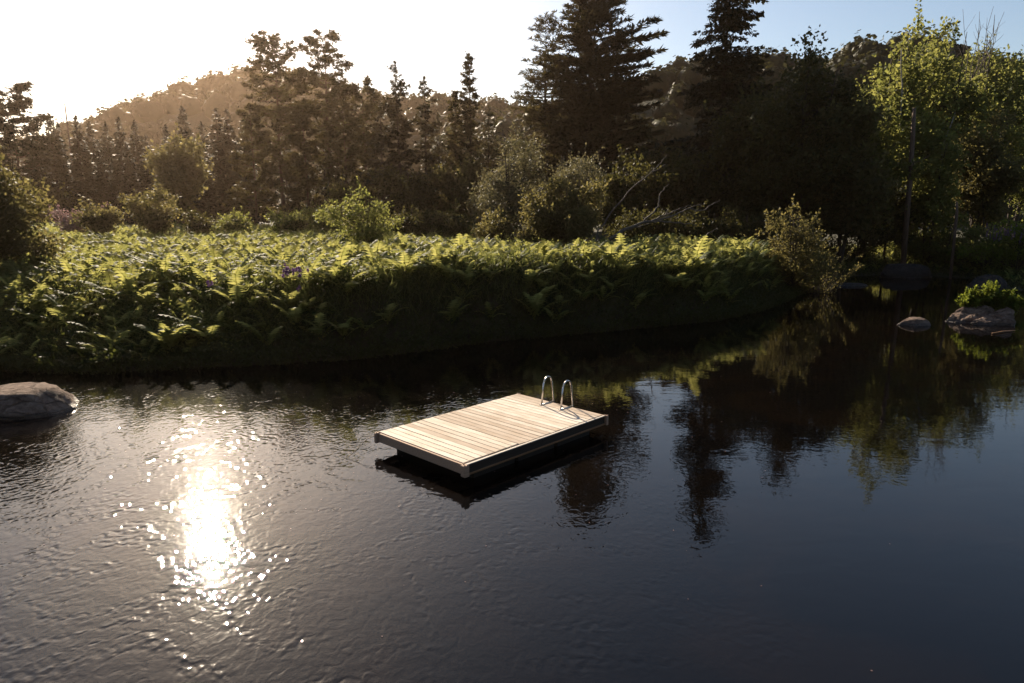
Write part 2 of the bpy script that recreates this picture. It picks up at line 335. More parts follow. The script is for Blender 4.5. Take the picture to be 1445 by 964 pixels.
def axis_pts(lo, mid0, mid1, hi, step, grow):
    a = list(np.arange(mid0, mid1 + 1e-6, step)); s = step
    x = mid0; left = []
    while x > lo: s *= grow; x -= s; left.append(max(x, lo))
    s = step; x = a[-1]; right = []
    while x < hi: s *= grow; x += s; right.append(min(x, hi))
    return np.array(left[::-1] + a + right)
gx = axis_pts(-600, -30, 46, 600, 0.66, 1.08); gy = axis_pts(-600, 14, 56, 600, 0.66, 1.08)
GX, GY = np.meshgrid(gx, gy); GZ = height(GX, GY)
nx, ny = len(gx), len(gy)
ii = (np.arange(ny - 1)[:, None] * nx + np.arange(nx - 1)[None, :]).ravel()
me = mesh_np('ground', np.stack([GX.ravel(), GY.ravel(), GZ.ravel()], 1), [np.stack([ii, ii + 1, ii + nx + 1, ii + nx], 1)])
me.polygons.foreach_set('use_smooth', [True] * len(me.polygons))
tag(obj('ground', me, M['soil']), kind='structure')

mb = MB(); wxs = np.linspace(-90, 90, 37); wys = np.linspace(-30, 60, 19)
WX, WY = np.meshgrid(wxs, wys); ii = (np.arange(18)[:, None] * 37 + np.arange(36)[None, :]).ravel()
mb.add(np.stack([WX.ravel(), WY.ravel(), 0 * WX.ravel()], 1), np.stack([ii, ii + 1, ii + 38, ii + 37], 1))
tag(obj('pond_water', mb.mesh('pond_water'), M['water']), kind='structure')

# hills with their woods
def ridge(name, pix, D, depth, seed, crown_r, wood_name, wood_label, front=0.35, dens=1.0):
    """a hill whose skyline passes through the given photo points at distance D"""
    rng = np.random.default_rng(seed)
    xs, zs = zip(*[((at_y(px, py, D)).x, (at_y(px, py, D)).z - crown_r * 1.4) for px, py in pix])
    gx = np.linspace(xs[0], xs[-1], 70); top = np.interp(gx, xs, zs)
    k = np.ones(5) / 5; top = np.convolve(np.pad(top, 2, mode='edge'), k, 'valid')
    v = np.linspace(-1, 1, 25)
    def hh(x, t):
        tp = np.interp(x, gx, top)
        prof = np.cos(np.clip(t, -1, 1) * PI / 2) ** 1.1
        return -1 + (tp + 1) * prof
    X, T = np.meshgrid(gx, v); Z = hh(X, T) + 0.8 * np.sin(X * 0.07) * np.sin(T * 9 + X * .03) * (1 - T ** 2)
    Y = D + T * depth
    n = len(gx); ii = (np.arange(24)[:, None] * n + np.arange(n - 1)[None, :]).ravel()
    me = mesh_np(name, np.stack([X.ravel(), Y.ravel(), Z.ravel()], 1), [np.stack([ii, ii + 1, ii + n + 1, ii + n], 1)])
    tag(obj(name, me, M['hill_soil']), kind='structure')
    # crowns
    cnt = int(dens * (xs[-1] - xs[0]) * depth * 1.25 / (crown_r * 1.55) ** 2)
    cx = rng.uniform(xs[0], xs[-1], cnt); ct = rng.uniform(-1.0, front, cnt)
    cz = hh(cx, ct); cyy = D + ct * depth
    cr = crown_r * rng.uniform(0.65, 1.35, cnt); mb = MB(); nl = 92
    C = np.stack([cx, cyy, cz + cr * 0.5], 1)
    u = rvec(rng, cnt * nl).reshape(cnt, nl, 3); u[..., 2] = np.abs(u[..., 2]) * 1.25 - 0.25
    lob = 1 + 0.22 * np.sin(u[..., 0] * 5 + cx[:, None]) * np.sin(u[..., 1] * 5 + cyy[:, None])
    P = C[:, None, :] + u * (cr[:, None] * lob * rng.uniform(0.75, 1.08, (cnt, nl)))[..., None] * np.array([1, 1, 1.05])
    P = P.reshape(-1, 3); m = len(P); nrm = unit(u.reshape(-1, 3) + 0.55 * rvec(rng, m))
    A = perp(nrm, rvec(rng, m)); B = np.cross(nrm, A); s = (np.repeat(cr, nl) * rng.uniform(0.20, 0.38, m))[:, None]
    mb.leaves(P - A * s * .5, A * s, B * s * .42)
    bm = bmesh.new(); bmesh.ops.create_icosphere(bm, subdivisions=2, radius=1.0); SV = np.array([v.co[:] for v in bm.verts]); SF = np.array([[v.index for v in f.verts] for f in bm.faces]); bm.free()
    sv = SV[None] * (1 + 0.22 * np.sin(SV[None, :, 0] * 5 + cx[:, None]) * np.sin(SV[None, :, 1] * 5 + cyy[:, None]) + 0.10 * rng.normal(size=(cnt, len(SV))))[..., None]
    mb.add((C[:, None, :] + sv * (cr * .80)[:, None, None]).reshape(-1, 3), (SF[None] + (np.arange(cnt) * len(SV))[:, None, None]).reshape(-1, 3))
    tag(obj(wood_name, mb.mesh(wood_name, True), M['hill_leaf']), wood_label, 'woodland', kind='stuff')
ridge('hill', [(60, 215), (140, 192), (172, 172), (200, 163), (245, 145), (290, 122), (330, 112), (400, 105), (450, 112), (500, 126), (550, 142), (610, 138), (690, 142), (715, 146), (760, 165), (860, 185)],
      330, 120, 5, 4.6, 'hillside_wood', 'hazy leafy woodland covering the hill behind the tall pines', dens=1.0)
ridge('hill', [(640, 190), (760, 160), (860, 118), (915, 95), (960, 92), (1040, 92), (1090, 84), (1150, 80), (1205, 62), (1240, 56), (1275, 62), (1330, 85), (1445, 95), (1560, 100), (1700, 130)],
      190, 70, 9, 3.6, 'hillside_wood', 'green leafy woodland on the hill behind the tall spruce', dens=0.9)

# ================================================================== TREES
def limb_pts(p0, p1, rng, sag=0.0, n=5, jit=0.05):
    t = np.linspace(0, 1, n)[:, None]; p0 = np.asarray(p0, float); p1 = np.asarray(p1, float)
    L = np.linalg.norm(p1 - p0); q = p0 + (p1 - p0) * t
    q[:, 2] += sag * L * np.sin(t[:, 0] * PI); q[1:-1] += rng.normal(size=(n - 2, 3)) * jit * L
    return q
def trunk_line(rng, h, lean, bend, n=9):
    t = np.linspace(0, 1, n); a, b = rng.uniform(0, 2 * PI, 2)
    x = lean[0] * t * h + bend * h * np.sin(t * PI * 1.3 + a) * t * (1 - t * .5); y = lean[1] * t * h + bend * h * np.sin(t * PI * 1.1 + b) * t * (1 - t * .5)
    return np.stack([x, y, t * h], 1)
def on_line(tr, t, h):
    z = np.asarray(t) * h
    return np.stack([np.interp(z, tr[:, 2], tr[:, 0]), np.interp(z, tr[:, 2], tr[:, 1]), z], -1)
def spruce_mesh(seed, h, R, nb, per, z0=0.05, power=0.85, droop=0.35, rise=0.05, tw=0.5, ww=0.075, hang=0.35, irr=0.2, rt=None, sub=2, gap=None, limbs=True, bend=0.006):
    """conical conifer: whorled boughs with sprays of needles along them -> trunk mesh, crown mesh"""
    per = per * .62; ww = ww * 1.25
    rng = np.random.default_rng(seed)
    tr = trunk_line(rng, h, rng.normal(size=2) * 0.008, bend); rt = rt or h * 0.011
    mt = MB(); mt.tube(tr, np.interp(tr[:, 2] / h, [0, 0.06, 1], [rt * 1.35, rt, 0.015]), 7)
    t = z0 + (0.985 - z0) * rng.random(nb) ** 1.0; t.sort()
    az = np.arange(nb) * 2.39996 + rng.normal(size=nb) * 0.5
    side = 1 + irr * np.sin(az * 1.0 + rng.uniform(0, 6)) + irr * 0.8 * np.sin(t * 23 + az * 2)
    L = R * np.minimum((1 - t) ** power, ((t + 0.02) / 0.12).clip(0.55, 1)) * rng.uniform(0.68, 1.18, nb) * side + 0.12
    if gap is not None: L *= gap(t, az, rng)
    base = on_line(tr, t, h); rad = np.stack([np.cos(az), np.sin(az), 0 * az], 1)
    ris = rise + 0.55 * np.clip(t - 0.72, 0, 1) * 2; 
    def bough(s, i): return base[i] + rad[i] * (L[i] * s)[:, None] + np.stack([0 * s, 0 * s, L[i] * (ris[i] * s - droop * (1 - t[i] * .5) * s ** 2 + 0.22 * droop * s ** 4)], 1)
    if limbs:
        for i in range(0, nb):
            s = np.linspace(0, 0.93, 4); q = bough(s, np.full(4, i)); mt.tube(q, np.linspace(0.012 + 0.011 * L[i], 0.006, 4), 3, cap=False)
    mb = MB()
    cnt = np.maximum((per * (L / R) ** 0.8).astype(int), 4); i = np.repeat(np.arange(nb), cnt); n = len(i)
    s = rng.uniform(0.08, 1.0, n) ** 0.75; P = bough(s, i)
    lat = np.stack([-rad[i][:, 1], rad[i][:, 0], 0 * s], 1) * rng.choice([-1, 1], n)[:, None]
    spread = (0.28 * L[i] * (1 - s * 0.85) * rng.random(n))[:, None]
    P = P + lat * spread + np.stack([0 * s, 0 * s, -hang * spread[:, 0] * rng.random(n) + rng.normal(size=n) * 0.05], 1)
    for k in range(sub):
        A = unit(rad[i] * rng.uniform(0.3, 1.0, (n, 1)) + lat * rng.uniform(0.0, 1.0, (n, 1)) + np.array([0, 0, 1]) * rng.uniform(-hang * 1.6, 0.35, (n, 1)) + 0.25 * rng.normal(size=(n, 3)))
        l = (tw * rng.uniform(0.5, 1.2, n) * (0.38 + 0.62 * np.minimum(1, L[i] / R)))[:, None]
        B = perp(A, rvec(rng, n) * 0.6 + np.array([0, 0, 1])) * (l * ww / tw * rng.uniform(0.7, 1.5, (n, 1)))
        mb.leaves(P - A * l * 0.25 + 0.06 * rng.normal(size=(n, 3)), A * l, B)
    tipn = 24; zt = rng.uniform(0.955, 1.0, tipn); A = unit(np.concatenate([rng.normal(size=(tipn, 2)) * .5, np.full((tipn, 1), .8)], 1))
    mb.leaves(on_line(tr, zt, h), A * tw * .5, perp(A, rvec(rng, tipn)) * ww * .6)
    return mt.mesh('trunk', True), mb.mesh('crown')
def pine_mesh(seed, h, limbs, z0, prof, tuft=0.30, tufts=11, needles=18, rt=None, up=0.25, bend=0.012, wid=0.045, flat=0.6, lean=0.01):
    """open-crowned pine: bare limbs carrying clumps of needle tufts"""
    needles = int(needles * .7); wid = wid * 1.25
    rng = np.random.default_rng(seed)
    tr = trunk_line(rng, h, rng.normal(size=2) * lean, bend); rt = rt or h * 0.0115
    mt = MB(); mt.tube(tr, np.interp(tr[:, 2] / h, [0, 0.06, 1], [rt * 1.3, rt, 0.02]), 8)
    mb = MB(); C = []
    for k in range(limbs):
        t = z0 + (0.99 - z0) * ((k + rng.random()) / limbs); az = k * 2.39996 + rng.normal() * 0.6
        L = prof(t) * rng.uniform(0.6, 1.2); b = on_line(tr, t, h)
        e = up + 0.5 * max(0, t - 0.75) * 3 + rng.normal() * 0.13
        tip = b + np.array([math.cos(az) * L, math.sin(az) * L, L * e])
        q = limb_pts(b, tip, rng, -0.06, 5, 0.035); mt.tube(q, np.linspace(0.018 + 0.014 * L, 0.010, 5), 4, cap=False)
        for j in range(max(3, int(tufts * (0.35 + L / prof(0.6))))):
            s = rng.uniform(0.35, 1.0) ** 0.8; a = np.array([np.interp(s, np.linspace(0, 1, 5), q[:, c]) for c in range(3)])
            off = rng.normal(size=3) * np.array([0.22, 0.22, 0.10]) * L * (1.25 - s) * 1.1 + np.array([0, 0, 0.12])
            c = a + off; C.append(c)
            if rng.random() < 0.2: mt.tube(limb_pts(a, c, rng, 0, 3, 0.03), [0.014, 0.010, 0.006], 3, cap=False)
    C = np.array(C); n = len(C) * needles; P = np.repeat(C, needles, 0); sz = np.repeat(tuft * rng.uniform(0.65, 1.35, len(C)), needles)[:, None]
    u = rvec(rng, n); u[:, 2] = u[:, 2] * flat + 0.28; u = unit(u)
    ofs = rvec(rng, n) * sz * rng.uniform(0, 0.75, (n, 1)) * np.array([1, 1, flat])
    A = u * sz * rng.uniform(0.7, 1.25, (n, 1)); B = perp(A, rvec(rng, n)) * (wid * rng.uniform(0.6, 1.4, (n, 1)))
    mb.leaves(P + ofs - A * .3, A, B)
    return mt.mesh('trunk', True), mb.mesh('crown')
def leafy_mesh(seed, h, R, clumps, leaves, leaf=0.15, z0=0.25, rt=None, clump=0.75, stems=1, shape=1.0, hollow=0.35, lobes=5, aspect=0.45, droop=0.2, bare=0.0, lean=0.02, cflat=0.75, top=0.5):
    """broadleaf: trunk(s), limbs running to leaf clumps gathered into uneven lobes"""
    leaves = int(leaves * .64); leaf = leaf * 1.15
    rng = np.random.default_rng(seed); rt = rt or h * 0.011
    mt = MB(); trs = []
    for k in range(stems):
        ln = rng.normal(size=2) * (lean if stems == 1 else 0.10)
        hh = h * (0.93 if k == 0 else rng.uniform(0.7, 0.92)); tr = trunk_line(rng, hh, ln, 0.02)
        if stems > 1: tr[:, :2] += rng.normal(size=2) * rt * 0.5
        mt.tube(tr, np.interp(tr[:, 2] / hh, [0, .05, 1], [rt * 1.35, rt, 0.02]), 7); trs.append((tr, hh))
    # lobes: big sub-volumes whose union is the crown
    zc = h * (z0 + 1) / 2; hzr = h * (1 - z0) / 2
    lc = []; 
    for k in range(lobes):
        a = k * 2.39996 + rng.normal() * .5; v = (k + .5) / lobes * 2 - 1 + rng.normal() * .12
        w = math.sqrt(max(0.05, 1 - (v * 0.9 - (top - .5)) ** 2)) * R * shape
        o_ = rng.uniform(.4, .8); lc.append((math.cos(a) * w * o_, math.sin(a) * w * o_, zc + v * hzr * rng.uniform(.6, .85), w * rng.uniform(.3, .6), hzr * rng.uniform(.16, .36)))
    lc.append((0, 0, zc - hzr * .1, R * .5, hzr * .62)); lc = np.array(lc)
    wgt = lc[:, 3] ** 2 * lc[:, 4]; pick = rng.choice(len(lc), clumps, p=wgt / wgt.sum())
    u = rvec(rng, clumps) * (hollow + (1 - hollow) * rng.random((clumps, 1)) ** 0.5); stray = rng.random(clumps) < .14; u[stray] *= rng.uniform(1.05, 1.4, (int(stray.sum()), 1))
    C = lc[pick][:, :3] + u * np.stack([lc[pick][:, 3], lc[pick][:, 3], lc[pick][:, 4]], 1)
    C[:, 2] = np.clip(C[:, 2], h * z0 * 0.75, h)
    cr = clump * rng.uniform(0.6, 1.3, clumps)
    for k in range(0, clumps, max(1, clumps // 70)):
        tr, hh = trs[rng.integers(len(trs))]; c = C[k]; zb = np.clip(c[2] - np.hypot(c[0], c[1]) * 0.7, hh * .12, hh * .93)
        b = on_line(tr, zb / hh, hh); mt.tube(limb_pts(b, c, rng, 0.05, 5, 0.04), np.linspace(rt * 0.33, 0.012, 5), 4, cap=False)
    mb = MB(); n = clumps * leaves; i = np.repeat(np.arange(clumps), leaves)
    u = rvec(rng, n) * rng.random((n, 1)) ** 0.45; P = C[i] + u * cr[i][:, None] * np.array([1, 1, cflat])
    out = unit(P - C[i] + 1e-6); A = unit(out * 0.6 + rvec(rng, n) * 0.9 + np.array([0, 0, -droop])) * (leaf * rng.uniform(.4, 1.6, (n, 1)))
    up = np.array([0, 0, 1.0]) + 0.9 * rng.normal(size=(n, 3)); B = perp(A, up) * (leaf * aspect * rng.uniform(.7, 1.2, (n, 1)))
    mb.leaves(P, A, B, 0.25)
    ns = clumps // 5; src = C[rng.integers(0, clumps, ns)]; mid = np.array([0, 0, zc * .7])
    for c in src:
        d = unit((c - mid) * np.array([1, 1, .8]) + np.array([0, 0, .5 * R]) + rng.normal(size=3) * R * .3); l = clump * rng.uniform(1.0, 2.4); m = int(leaves * .55)
        t = rng.random(m)[:, None]; Q = c + d * l * t + rng.normal(size=(m, 3)) * clump * .13 * (1.3 - t); mt.tube([c, c + d * l * .5, c + d * l], [.012, .009, .005], 3, cap=False)
        A2 = unit(d * .5 + rvec(rng, m)) * (leaf * rng.uniform(.5, 1.3, (m, 1))); mb.leaves(Q, A2, perp(A2, rvec(rng, m)) * (leaf * aspect * rng.uniform(.7, 1.2, (m, 1))), .25)
    return mt.mesh('trunk', True), mb.mesh('crown')
def shrub_mesh(seed, h, R, stems, per, leaf=0.08, aspect=0.3, spread=0.55, leafy0=0.12, twig=0.30, wild=0.12):
    """many-stemmed shrub: stems fanning from the foot, leaves along stems and side twigs"""
    rng = np.random.default_rng(seed); ms = MB(); Ps = []; Ds = []
    for k in range(stems):
        a = rng.uniform(0, 2 * PI); rr = R * rng.random() ** spread; hh = h * (1 - 0.55 * (rr / R) ** 2) * rng.uniform(.6, 1.05)
        p0 = np.array([math.cos(a) * rr * .18, math.sin(a) * rr * .18, 0]); p2 = np.array([math.cos(a) * rr, math.sin(a) * rr, hh]); p1 = (p0 + p2) / 2 + np.array([-math.cos(a) * rr * .15, -math.sin(a) * rr * .15, hh * .12])
        t = np.linspace(0, 1, 6)[:, None]; q = (1 - t) ** 2 * p0 + 2 * t * (1 - t) * p1 + t ** 2 * p2 + rng.normal(size=(6, 3)) * 0.015 * h * t
        ms.tube(q, np.linspace(0.012 + 0.006 * h, 0.004, 6), 4, cap=False)
        s = leafy0 + (1 - leafy0) * rng.random(per) ** 0.8
        P = np.stack([np.interp(s, np.linspace(0, 1, 6), q[:, c]) for c in range(3)], 1)
        Ps.append(P + rvec(rng, per) * (twig * rng.random((per, 1)) * (0.25 + 0.9 * (1 - s[:, None])))); Ds.append(np.repeat(unit(q[-1] - q[2])[None], per, 0))
    P = np.concatenate(Ps); D = np.concatenate(Ds); n = len(P)
    A = unit(D * 0.7 + rvec(rng, n)) * (leaf * rng.uniform(.6, 1.3, (n, 1))); B = perp(A, np.array([0, 0, 1.]) + .8 * rng.normal(size=(n, 3))) * (leaf * aspect * rng.uniform(.7, 1.2, (n, 1)))
    mb = MB(); mb.leaves(P, A, B, 0.2)
    return ms.mesh('stems', True), mb.mesh('foliage')
TREES = []
def plant(name, meshes, mats, loc, label, cat, group=None, rz=0.0, scale=1.0, parts=('trunk', 'crown')):
    e = empty(name, loc, rz, 1.0); e.scale = scale if hasattr(scale, '__len__') else (scale,) * 3
    for nm, me, mt in zip(parts, meshes, mats): obj(nm, me, mt, e)
    tag(e, label, cat, group); return e
def spot(px, py, D):
    p = at_y(px, py, D); g = hz(p.x, D); return (p.x, D, g - 0.06), p.z - g
RZ = random.Random(4)

# --- the spruce row on the left, far across the meadow: three shapes shared by copies
sp_var = [spruce_mesh(21 + k, 18.0, r, 300, 62, 0.02, pw, 0.40, 0.02, 0.62, 0.15, 0.35, 0.14, limbs=False) for k, (r, pw) in enumerate(((3.1, .8), (2.6, .95), (3.6, .75)))]
def far_spruce(px, py, D, k, label, wide=1.0):
    loc, h = spot(px, py, D); s = h / 18.0
    plant('spruce_tree', sp_var[k], (M['bark'], M['spruce']), loc, label, 'tree', 'spruces in the row on the left', RZ.uniform(0, 6.28), (s * wide, s * wide, s))
G = 'spruces in the row on the left'
for a in [(70, 160, 100, 0, 'dark spruce just left of the thin bare pole', 1.2), (83, 172, 103, 1, 'slimmer spruce tip crowded against the pole on its left', 0.9),
          (104, 163, 99, 1, 'sharp pointed dark spruce just right of the thin bare pole', 1.35), (125, 170, 110, 0, 'spruce with a short tip second to the right of the pole', 1.0),
          (148, 172, 106, 2, 'dull spruce third to the right of the thin pole', 0.9), (164, 165, 103, 1, 'narrow spruce where the hill skyline meets the row', 1.35),
          (189, 170, 108, 2, 'spruce below the lower left slope of the hill', 1.0), (206, 190, 100, 1, 'short dark spruce left of the pale leafy tree', 1.3),
          (232, 176, 112, 0, 'spruce rising behind the pale leafy tree on its left', 1.1), (258, 150, 107, 0, 'tallest spruce behind the pale leafy tree', 1.15),
          (284, 172, 110, 2, 'blunt spruce between the two tallest of the row', 0.9), (303, 152, 99, 1, 'tall pointed spruce second left of the red pines', 1.6),
          (321, 154, 101, 1, 'tall pointed spruce next to the red pines', 1.5), (44, 192, 98, 2, 'low spruce beside the round topped pine on the left edge', 1.0),
          (138, 196, 94, 1, 'small front spruce below the row near the pole', 1.2), (176, 200, 93, 0, 'small front spruce below the hill slope', 1.0),
          (340, 165, 108, 0, 'spruce half hidden behind the left red pine', 1.2)]:
    far_spruce(*a)
# pole above the spruces
p = at_y(92, 146, 104); g = hz(p.x, 104); mb = MB(); mb.tube([(0, 0, -.3), (0.02, 0, (p.z - g) * .5), (-.05, 0, p.z - g)], [0.13, 0.11, 0.07], 8)
o = obj('bare_pole', mb.mesh('bare_pole', True), M['snag']); o.location = (p.x, 104, g); tag(o, 'thin bare pole standing above the spruce tops at left', 'pole')

# --- pines
def place_pine(name, px, py, D, label, seed, limbs, z0, prof, mats, group=None, **kw):
    loc, h = spot(px, py, D); pr = lambda t: prof(t) * h
    return plant(name, pine_mesh(seed, h, limbs, z0, pr, **kw), mats, loc, label, 'tree', group)
MP = (M['bark_pine'], M['pine'])
rp = lambda t: 0.155 * (1 - ((t - .62) / .5) ** 2 * .75)
place_pine('red_pine', 386, 54, 85, 'tall open red pine, left of the two on the skyline', 31, 84, 0.30, rp, MP, tuft=.42, tufts=23, needles=15, wid=.05)
place_pine('red_pine', 456, 50, 87, 'tall open red pine, right of the two on the skyline', 32, 76, 0.32, lambda t: rp(t) * .9, MP, tuft=.42, tufts=22, needles=15, wid=.05)
place_pine('red_pine', 352, 152, 76, 'shorter bushy pine with foliage low down, left of the red pines', 33, 46, 0.10, lambda t: 0.27 * (1 - t * .72), MP, tuft=.42, tufts=26, needles=15, wid=.05)
place_pine('red_pine', 428, 150, 80, 'bushy young pine between the two tall red pines', 34, 40, 0.08, lambda t: 0.24 * (1 - t * .75), MP, tuft=.42, tufts=26, needles=15, wid=.05)
place_pine('red_pine', 12, 133, 92, 'round topped dark pine at the left edge of the picture', 35, 64, 0.2, lambda t: 0.20 * (1 - ((t - .55) / .6) ** 2 * .6), (M['bark_pine'], M['spruce']), tuft=.45, tufts=32, needles=16, wid=.065)
place_pine('red_pine', 512, 120, 88, 'dense dark pine right of the tall red pines', 36, 80, 0.10, lambda t: 0.21 * (1 - t * .55), MP, tuft=.45, tufts=13, needles=16, wid=.055)
place_pine('red_pine', 483, 150, 82, 'low bushy pine in front of the dense dark pine', 37, 40, 0.06, lambda t: 0.27 * (1 - t * .7), MP, tuft=.46, tufts=13, needles=20, wid=.055)
def place_spruce(name, px, py, D, label, seed, Rf, mats, **kw):
    loc, h = spot(px, py, D)
    return plant(name, spruce_mesh(seed, h, Rf * h, **kw), mats, loc, label, 'tree')
MF = (M['bark'], M['white_pine'])
ragged = lambda t, az, rng: np.where(rng.random(len(t)) < 0.22, 0.45, 1.0) * (0.8 + 0.45 * np.sin(t * 31 + az))
place_spruce('fir_tree', 560, 87, 74, 'spindly dark fir, taller of the pair at centre left', 41, .17, MF, nb=260, per=90, power=.6, droop=.25, rise=.12, tw=.6, ww=.10, gap=ragged)
place_spruce('fir_tree', 598, 108, 76, 'spindly dark fir, shorter of the pair at centre left', 42, .15, MF, nb=220, per=80, power=.62, droop=.25, rise=.12, tw=.6, ww=.10, gap=ragged)
place_pine('larch_tree', 662, 77, 72, 'thin open crowned larch standing alone against the sky', 43, 110, 0.25, lambda t: 0.135 * (1.12 - t), MP, tuft=.36, tufts=9, needles=12, wid=.04, up=.12)
place_pine('larch_tree', 640, 128, 74, 'shorter thin larch just left of the lone open larch', 44, 90, 0.15, lambda t: 0.15 * (1.1 - t), MP, tuft=.36, tufts=9, needles=12, wid=.045, up=.1)
place_spruce('fir_tree', 536, 142, 80, 'dense low fir left of the spindly pair', 45, .17, MF, nb=200, per=55, power=.7, droop=.3, tw=.5, ww=.07)
place_spruce('fir_tree', 618, 158, 84, 'dense low fir between the spindly pair and the larch', 46, .18, MF, nb=200, per=55, power=.7, droop=.3, tw=.5, ww=.07)
place_spruce('fir_tree', 690, 150, 78, 'dense low fir right of the lone larch', 47, .18, MF, nb=200, per=55, power=.7, droop=.3, tw=.5, ww=.07)
place_spruce('fir_tree', 455, 178, 92, 'low fir behind the trunks of the red pines', 48, .2, MF, nb=180, per=50, power=.7, tw=.5, ww=.08)
place_spruce('fir_tree', 400, 190, 96, 'low fir between the left red pine and the spruce row', 49, .2, MF, nb=180, per=50, power=.7, tw=.5, ww=.08)

# --- the big white pines
MW = (M['bark'], M['white_pine'])
plume = lambda t, az, rng: (0.72 + 0.5 * np.abs(np.sin(t * 17 + az * .5))) * np.where(rng.random(len(t)) < 0.12, 0.5, 1.0)
place_spruce('white_pine', 838, -75, 75, 'huge dark white pine reaching above the frame at centre', 51, .235, MW, nb=470, per=270, z0=.10, power=.44, droop=-.10, rise=.10, tw=.85, ww=.075, hang=.05, irr=.22, gap=plume, sub=2, rt=.42)
place_spruce('white_pine', 772, 18, 80, 'second white pine with plumed boughs, left of the huge one', 52, .25, (M['bark'], M['pine']), nb=270, per=130, z0=.16, power=.5, droop=-.05, rise=.06, tw=.85, ww=.075, hang=.08, irr=.2, gap=plume, sub=2, rt=.28)
place_spruce('white_pine', 905, 150, 82, 'smaller pine with spreading boughs right of the huge white pine', 53, .3, (M['bark'], M['white_pine']), nb=170, per=90, z0=.05, power=.6, droop=.05, rise=.02, tw=.8, ww=.075, hang=.1, gap=plume)
# --- the big spruce
gapb = lambda t, az, rng: (0.62 + 0.6 * np.abs(np.sin(t * 21 + az * 1.0))) * np.where(rng.random(len(t)) < 0.15, .5, 1)
place_spruce('spruce_tree', 1030, -92, 62, 'tall black spruce reaching above the frame right of centre', 55, .215, (M['bark'], M['spruce']), nb=380, per=140, z0=.08, power=.58, droop=.28, rise=.02, tw=.6, ww=.10, hang=.5, irr=.16, gap=gapb, sub=2, rt=.30)

# --- broadleaf trees on the right
def place_leafy(px, py, D, label, seed, Rf, mat, clumps, leaves, name='broadleaf_tree', **kw):
    loc, h = spot(px, py, D)
    return plant(name, leafy_mesh(seed, h, Rf * h, clumps, leaves, **kw), (M['bark'], M[mat]), loc, label, 'tree')
place_leafy(1152, 44, 52, 'dark dense broadleaf tree right of the tall spruce', 61, .24, 'leaf_shaded', 520, 46, leaf=.24, z0=.06, clump=.9, lobes=8, stems=2)
place_leafy(1096, 104, 54, 'shadowed broadleaf tree half behind the tall spruce', 62, .26, 'leaf_shaded', 380, 44, leaf=.26, z0=.05, clump=.95, lobes=7)
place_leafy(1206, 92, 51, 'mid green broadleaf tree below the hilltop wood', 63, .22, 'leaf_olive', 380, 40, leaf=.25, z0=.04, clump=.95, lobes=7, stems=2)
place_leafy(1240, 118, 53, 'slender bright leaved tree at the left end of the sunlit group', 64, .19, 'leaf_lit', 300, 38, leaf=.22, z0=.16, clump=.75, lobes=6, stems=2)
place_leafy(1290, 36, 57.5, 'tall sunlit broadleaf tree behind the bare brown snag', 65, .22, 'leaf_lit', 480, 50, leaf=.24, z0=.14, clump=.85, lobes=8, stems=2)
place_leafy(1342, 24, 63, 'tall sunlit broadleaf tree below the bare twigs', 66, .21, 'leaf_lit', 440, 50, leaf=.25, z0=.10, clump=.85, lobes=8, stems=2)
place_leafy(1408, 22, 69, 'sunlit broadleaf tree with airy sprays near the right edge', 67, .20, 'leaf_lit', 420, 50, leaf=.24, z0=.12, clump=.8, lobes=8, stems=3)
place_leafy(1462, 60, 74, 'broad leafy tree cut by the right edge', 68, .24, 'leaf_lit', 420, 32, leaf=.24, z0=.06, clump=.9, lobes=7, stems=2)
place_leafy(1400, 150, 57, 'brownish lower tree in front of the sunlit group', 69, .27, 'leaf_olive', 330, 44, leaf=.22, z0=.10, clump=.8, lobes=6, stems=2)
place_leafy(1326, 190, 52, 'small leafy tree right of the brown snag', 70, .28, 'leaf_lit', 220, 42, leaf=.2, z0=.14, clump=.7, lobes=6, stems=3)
place_leafy(1262, 215, 54, 'low shaded tree under the slender bright one', 71, .34, 'leaf_shaded', 220, 42, leaf=.22, z0=.04, clump=.85, lobes=6)
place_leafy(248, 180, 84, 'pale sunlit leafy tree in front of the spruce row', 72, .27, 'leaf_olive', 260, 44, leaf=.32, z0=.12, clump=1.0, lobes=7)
place_leafy(930, 190, 62, 'low dark leafy tree between the white pine and the spruce', 73, .36, 'leaf_shaded', 300, 44, leaf=.24, z0=.03, clump=.95, lobes=7)
place_leafy(985, 215, 56, 'low dark tree at the foot of the tall spruce', 74, .42, 'leaf_shaded', 260, 44, leaf=.24, z0=.02, clump=.95, lobes=6)
place_leafy(1075, 225, 55, 'low dark tree right of the foot of the tall spruce', 75, .40, 'leaf_shaded', 260, 44, leaf=.24, z0=.02, clump=.95, lobes=6)
place_leafy(1160, 215, 53, 'low dark shaded tree behind the waterside shrub', 76, .40, 'leaf_shaded', 260, 44, leaf=.22, z0=.02, clump=.9, lobes=6)
place_leafy(880, 225, 57, 'low dark tree at the foot of the huge white pine', 77, .42, 'leaf_shaded', 240, 44, leaf=.24, z0=.02, clump=.95, lobes=6)
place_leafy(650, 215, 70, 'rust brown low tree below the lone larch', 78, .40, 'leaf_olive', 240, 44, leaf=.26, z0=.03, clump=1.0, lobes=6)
place_leafy(575, 235, 68, 'dim low tree below the spindly firs', 79, .42, 'leaf_shaded', 220, 44, leaf=.26, z0=.03, clump=1.0, lobes=6)
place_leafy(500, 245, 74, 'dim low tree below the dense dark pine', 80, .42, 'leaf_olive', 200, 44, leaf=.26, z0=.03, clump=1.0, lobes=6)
place_leafy(45, 250, 92, 'dim low tree at the foot of the left spruces', 81, .5, 'leaf_shaded', 200, 40, leaf=.32, z0=.02, clump=1.1, lobes=6)
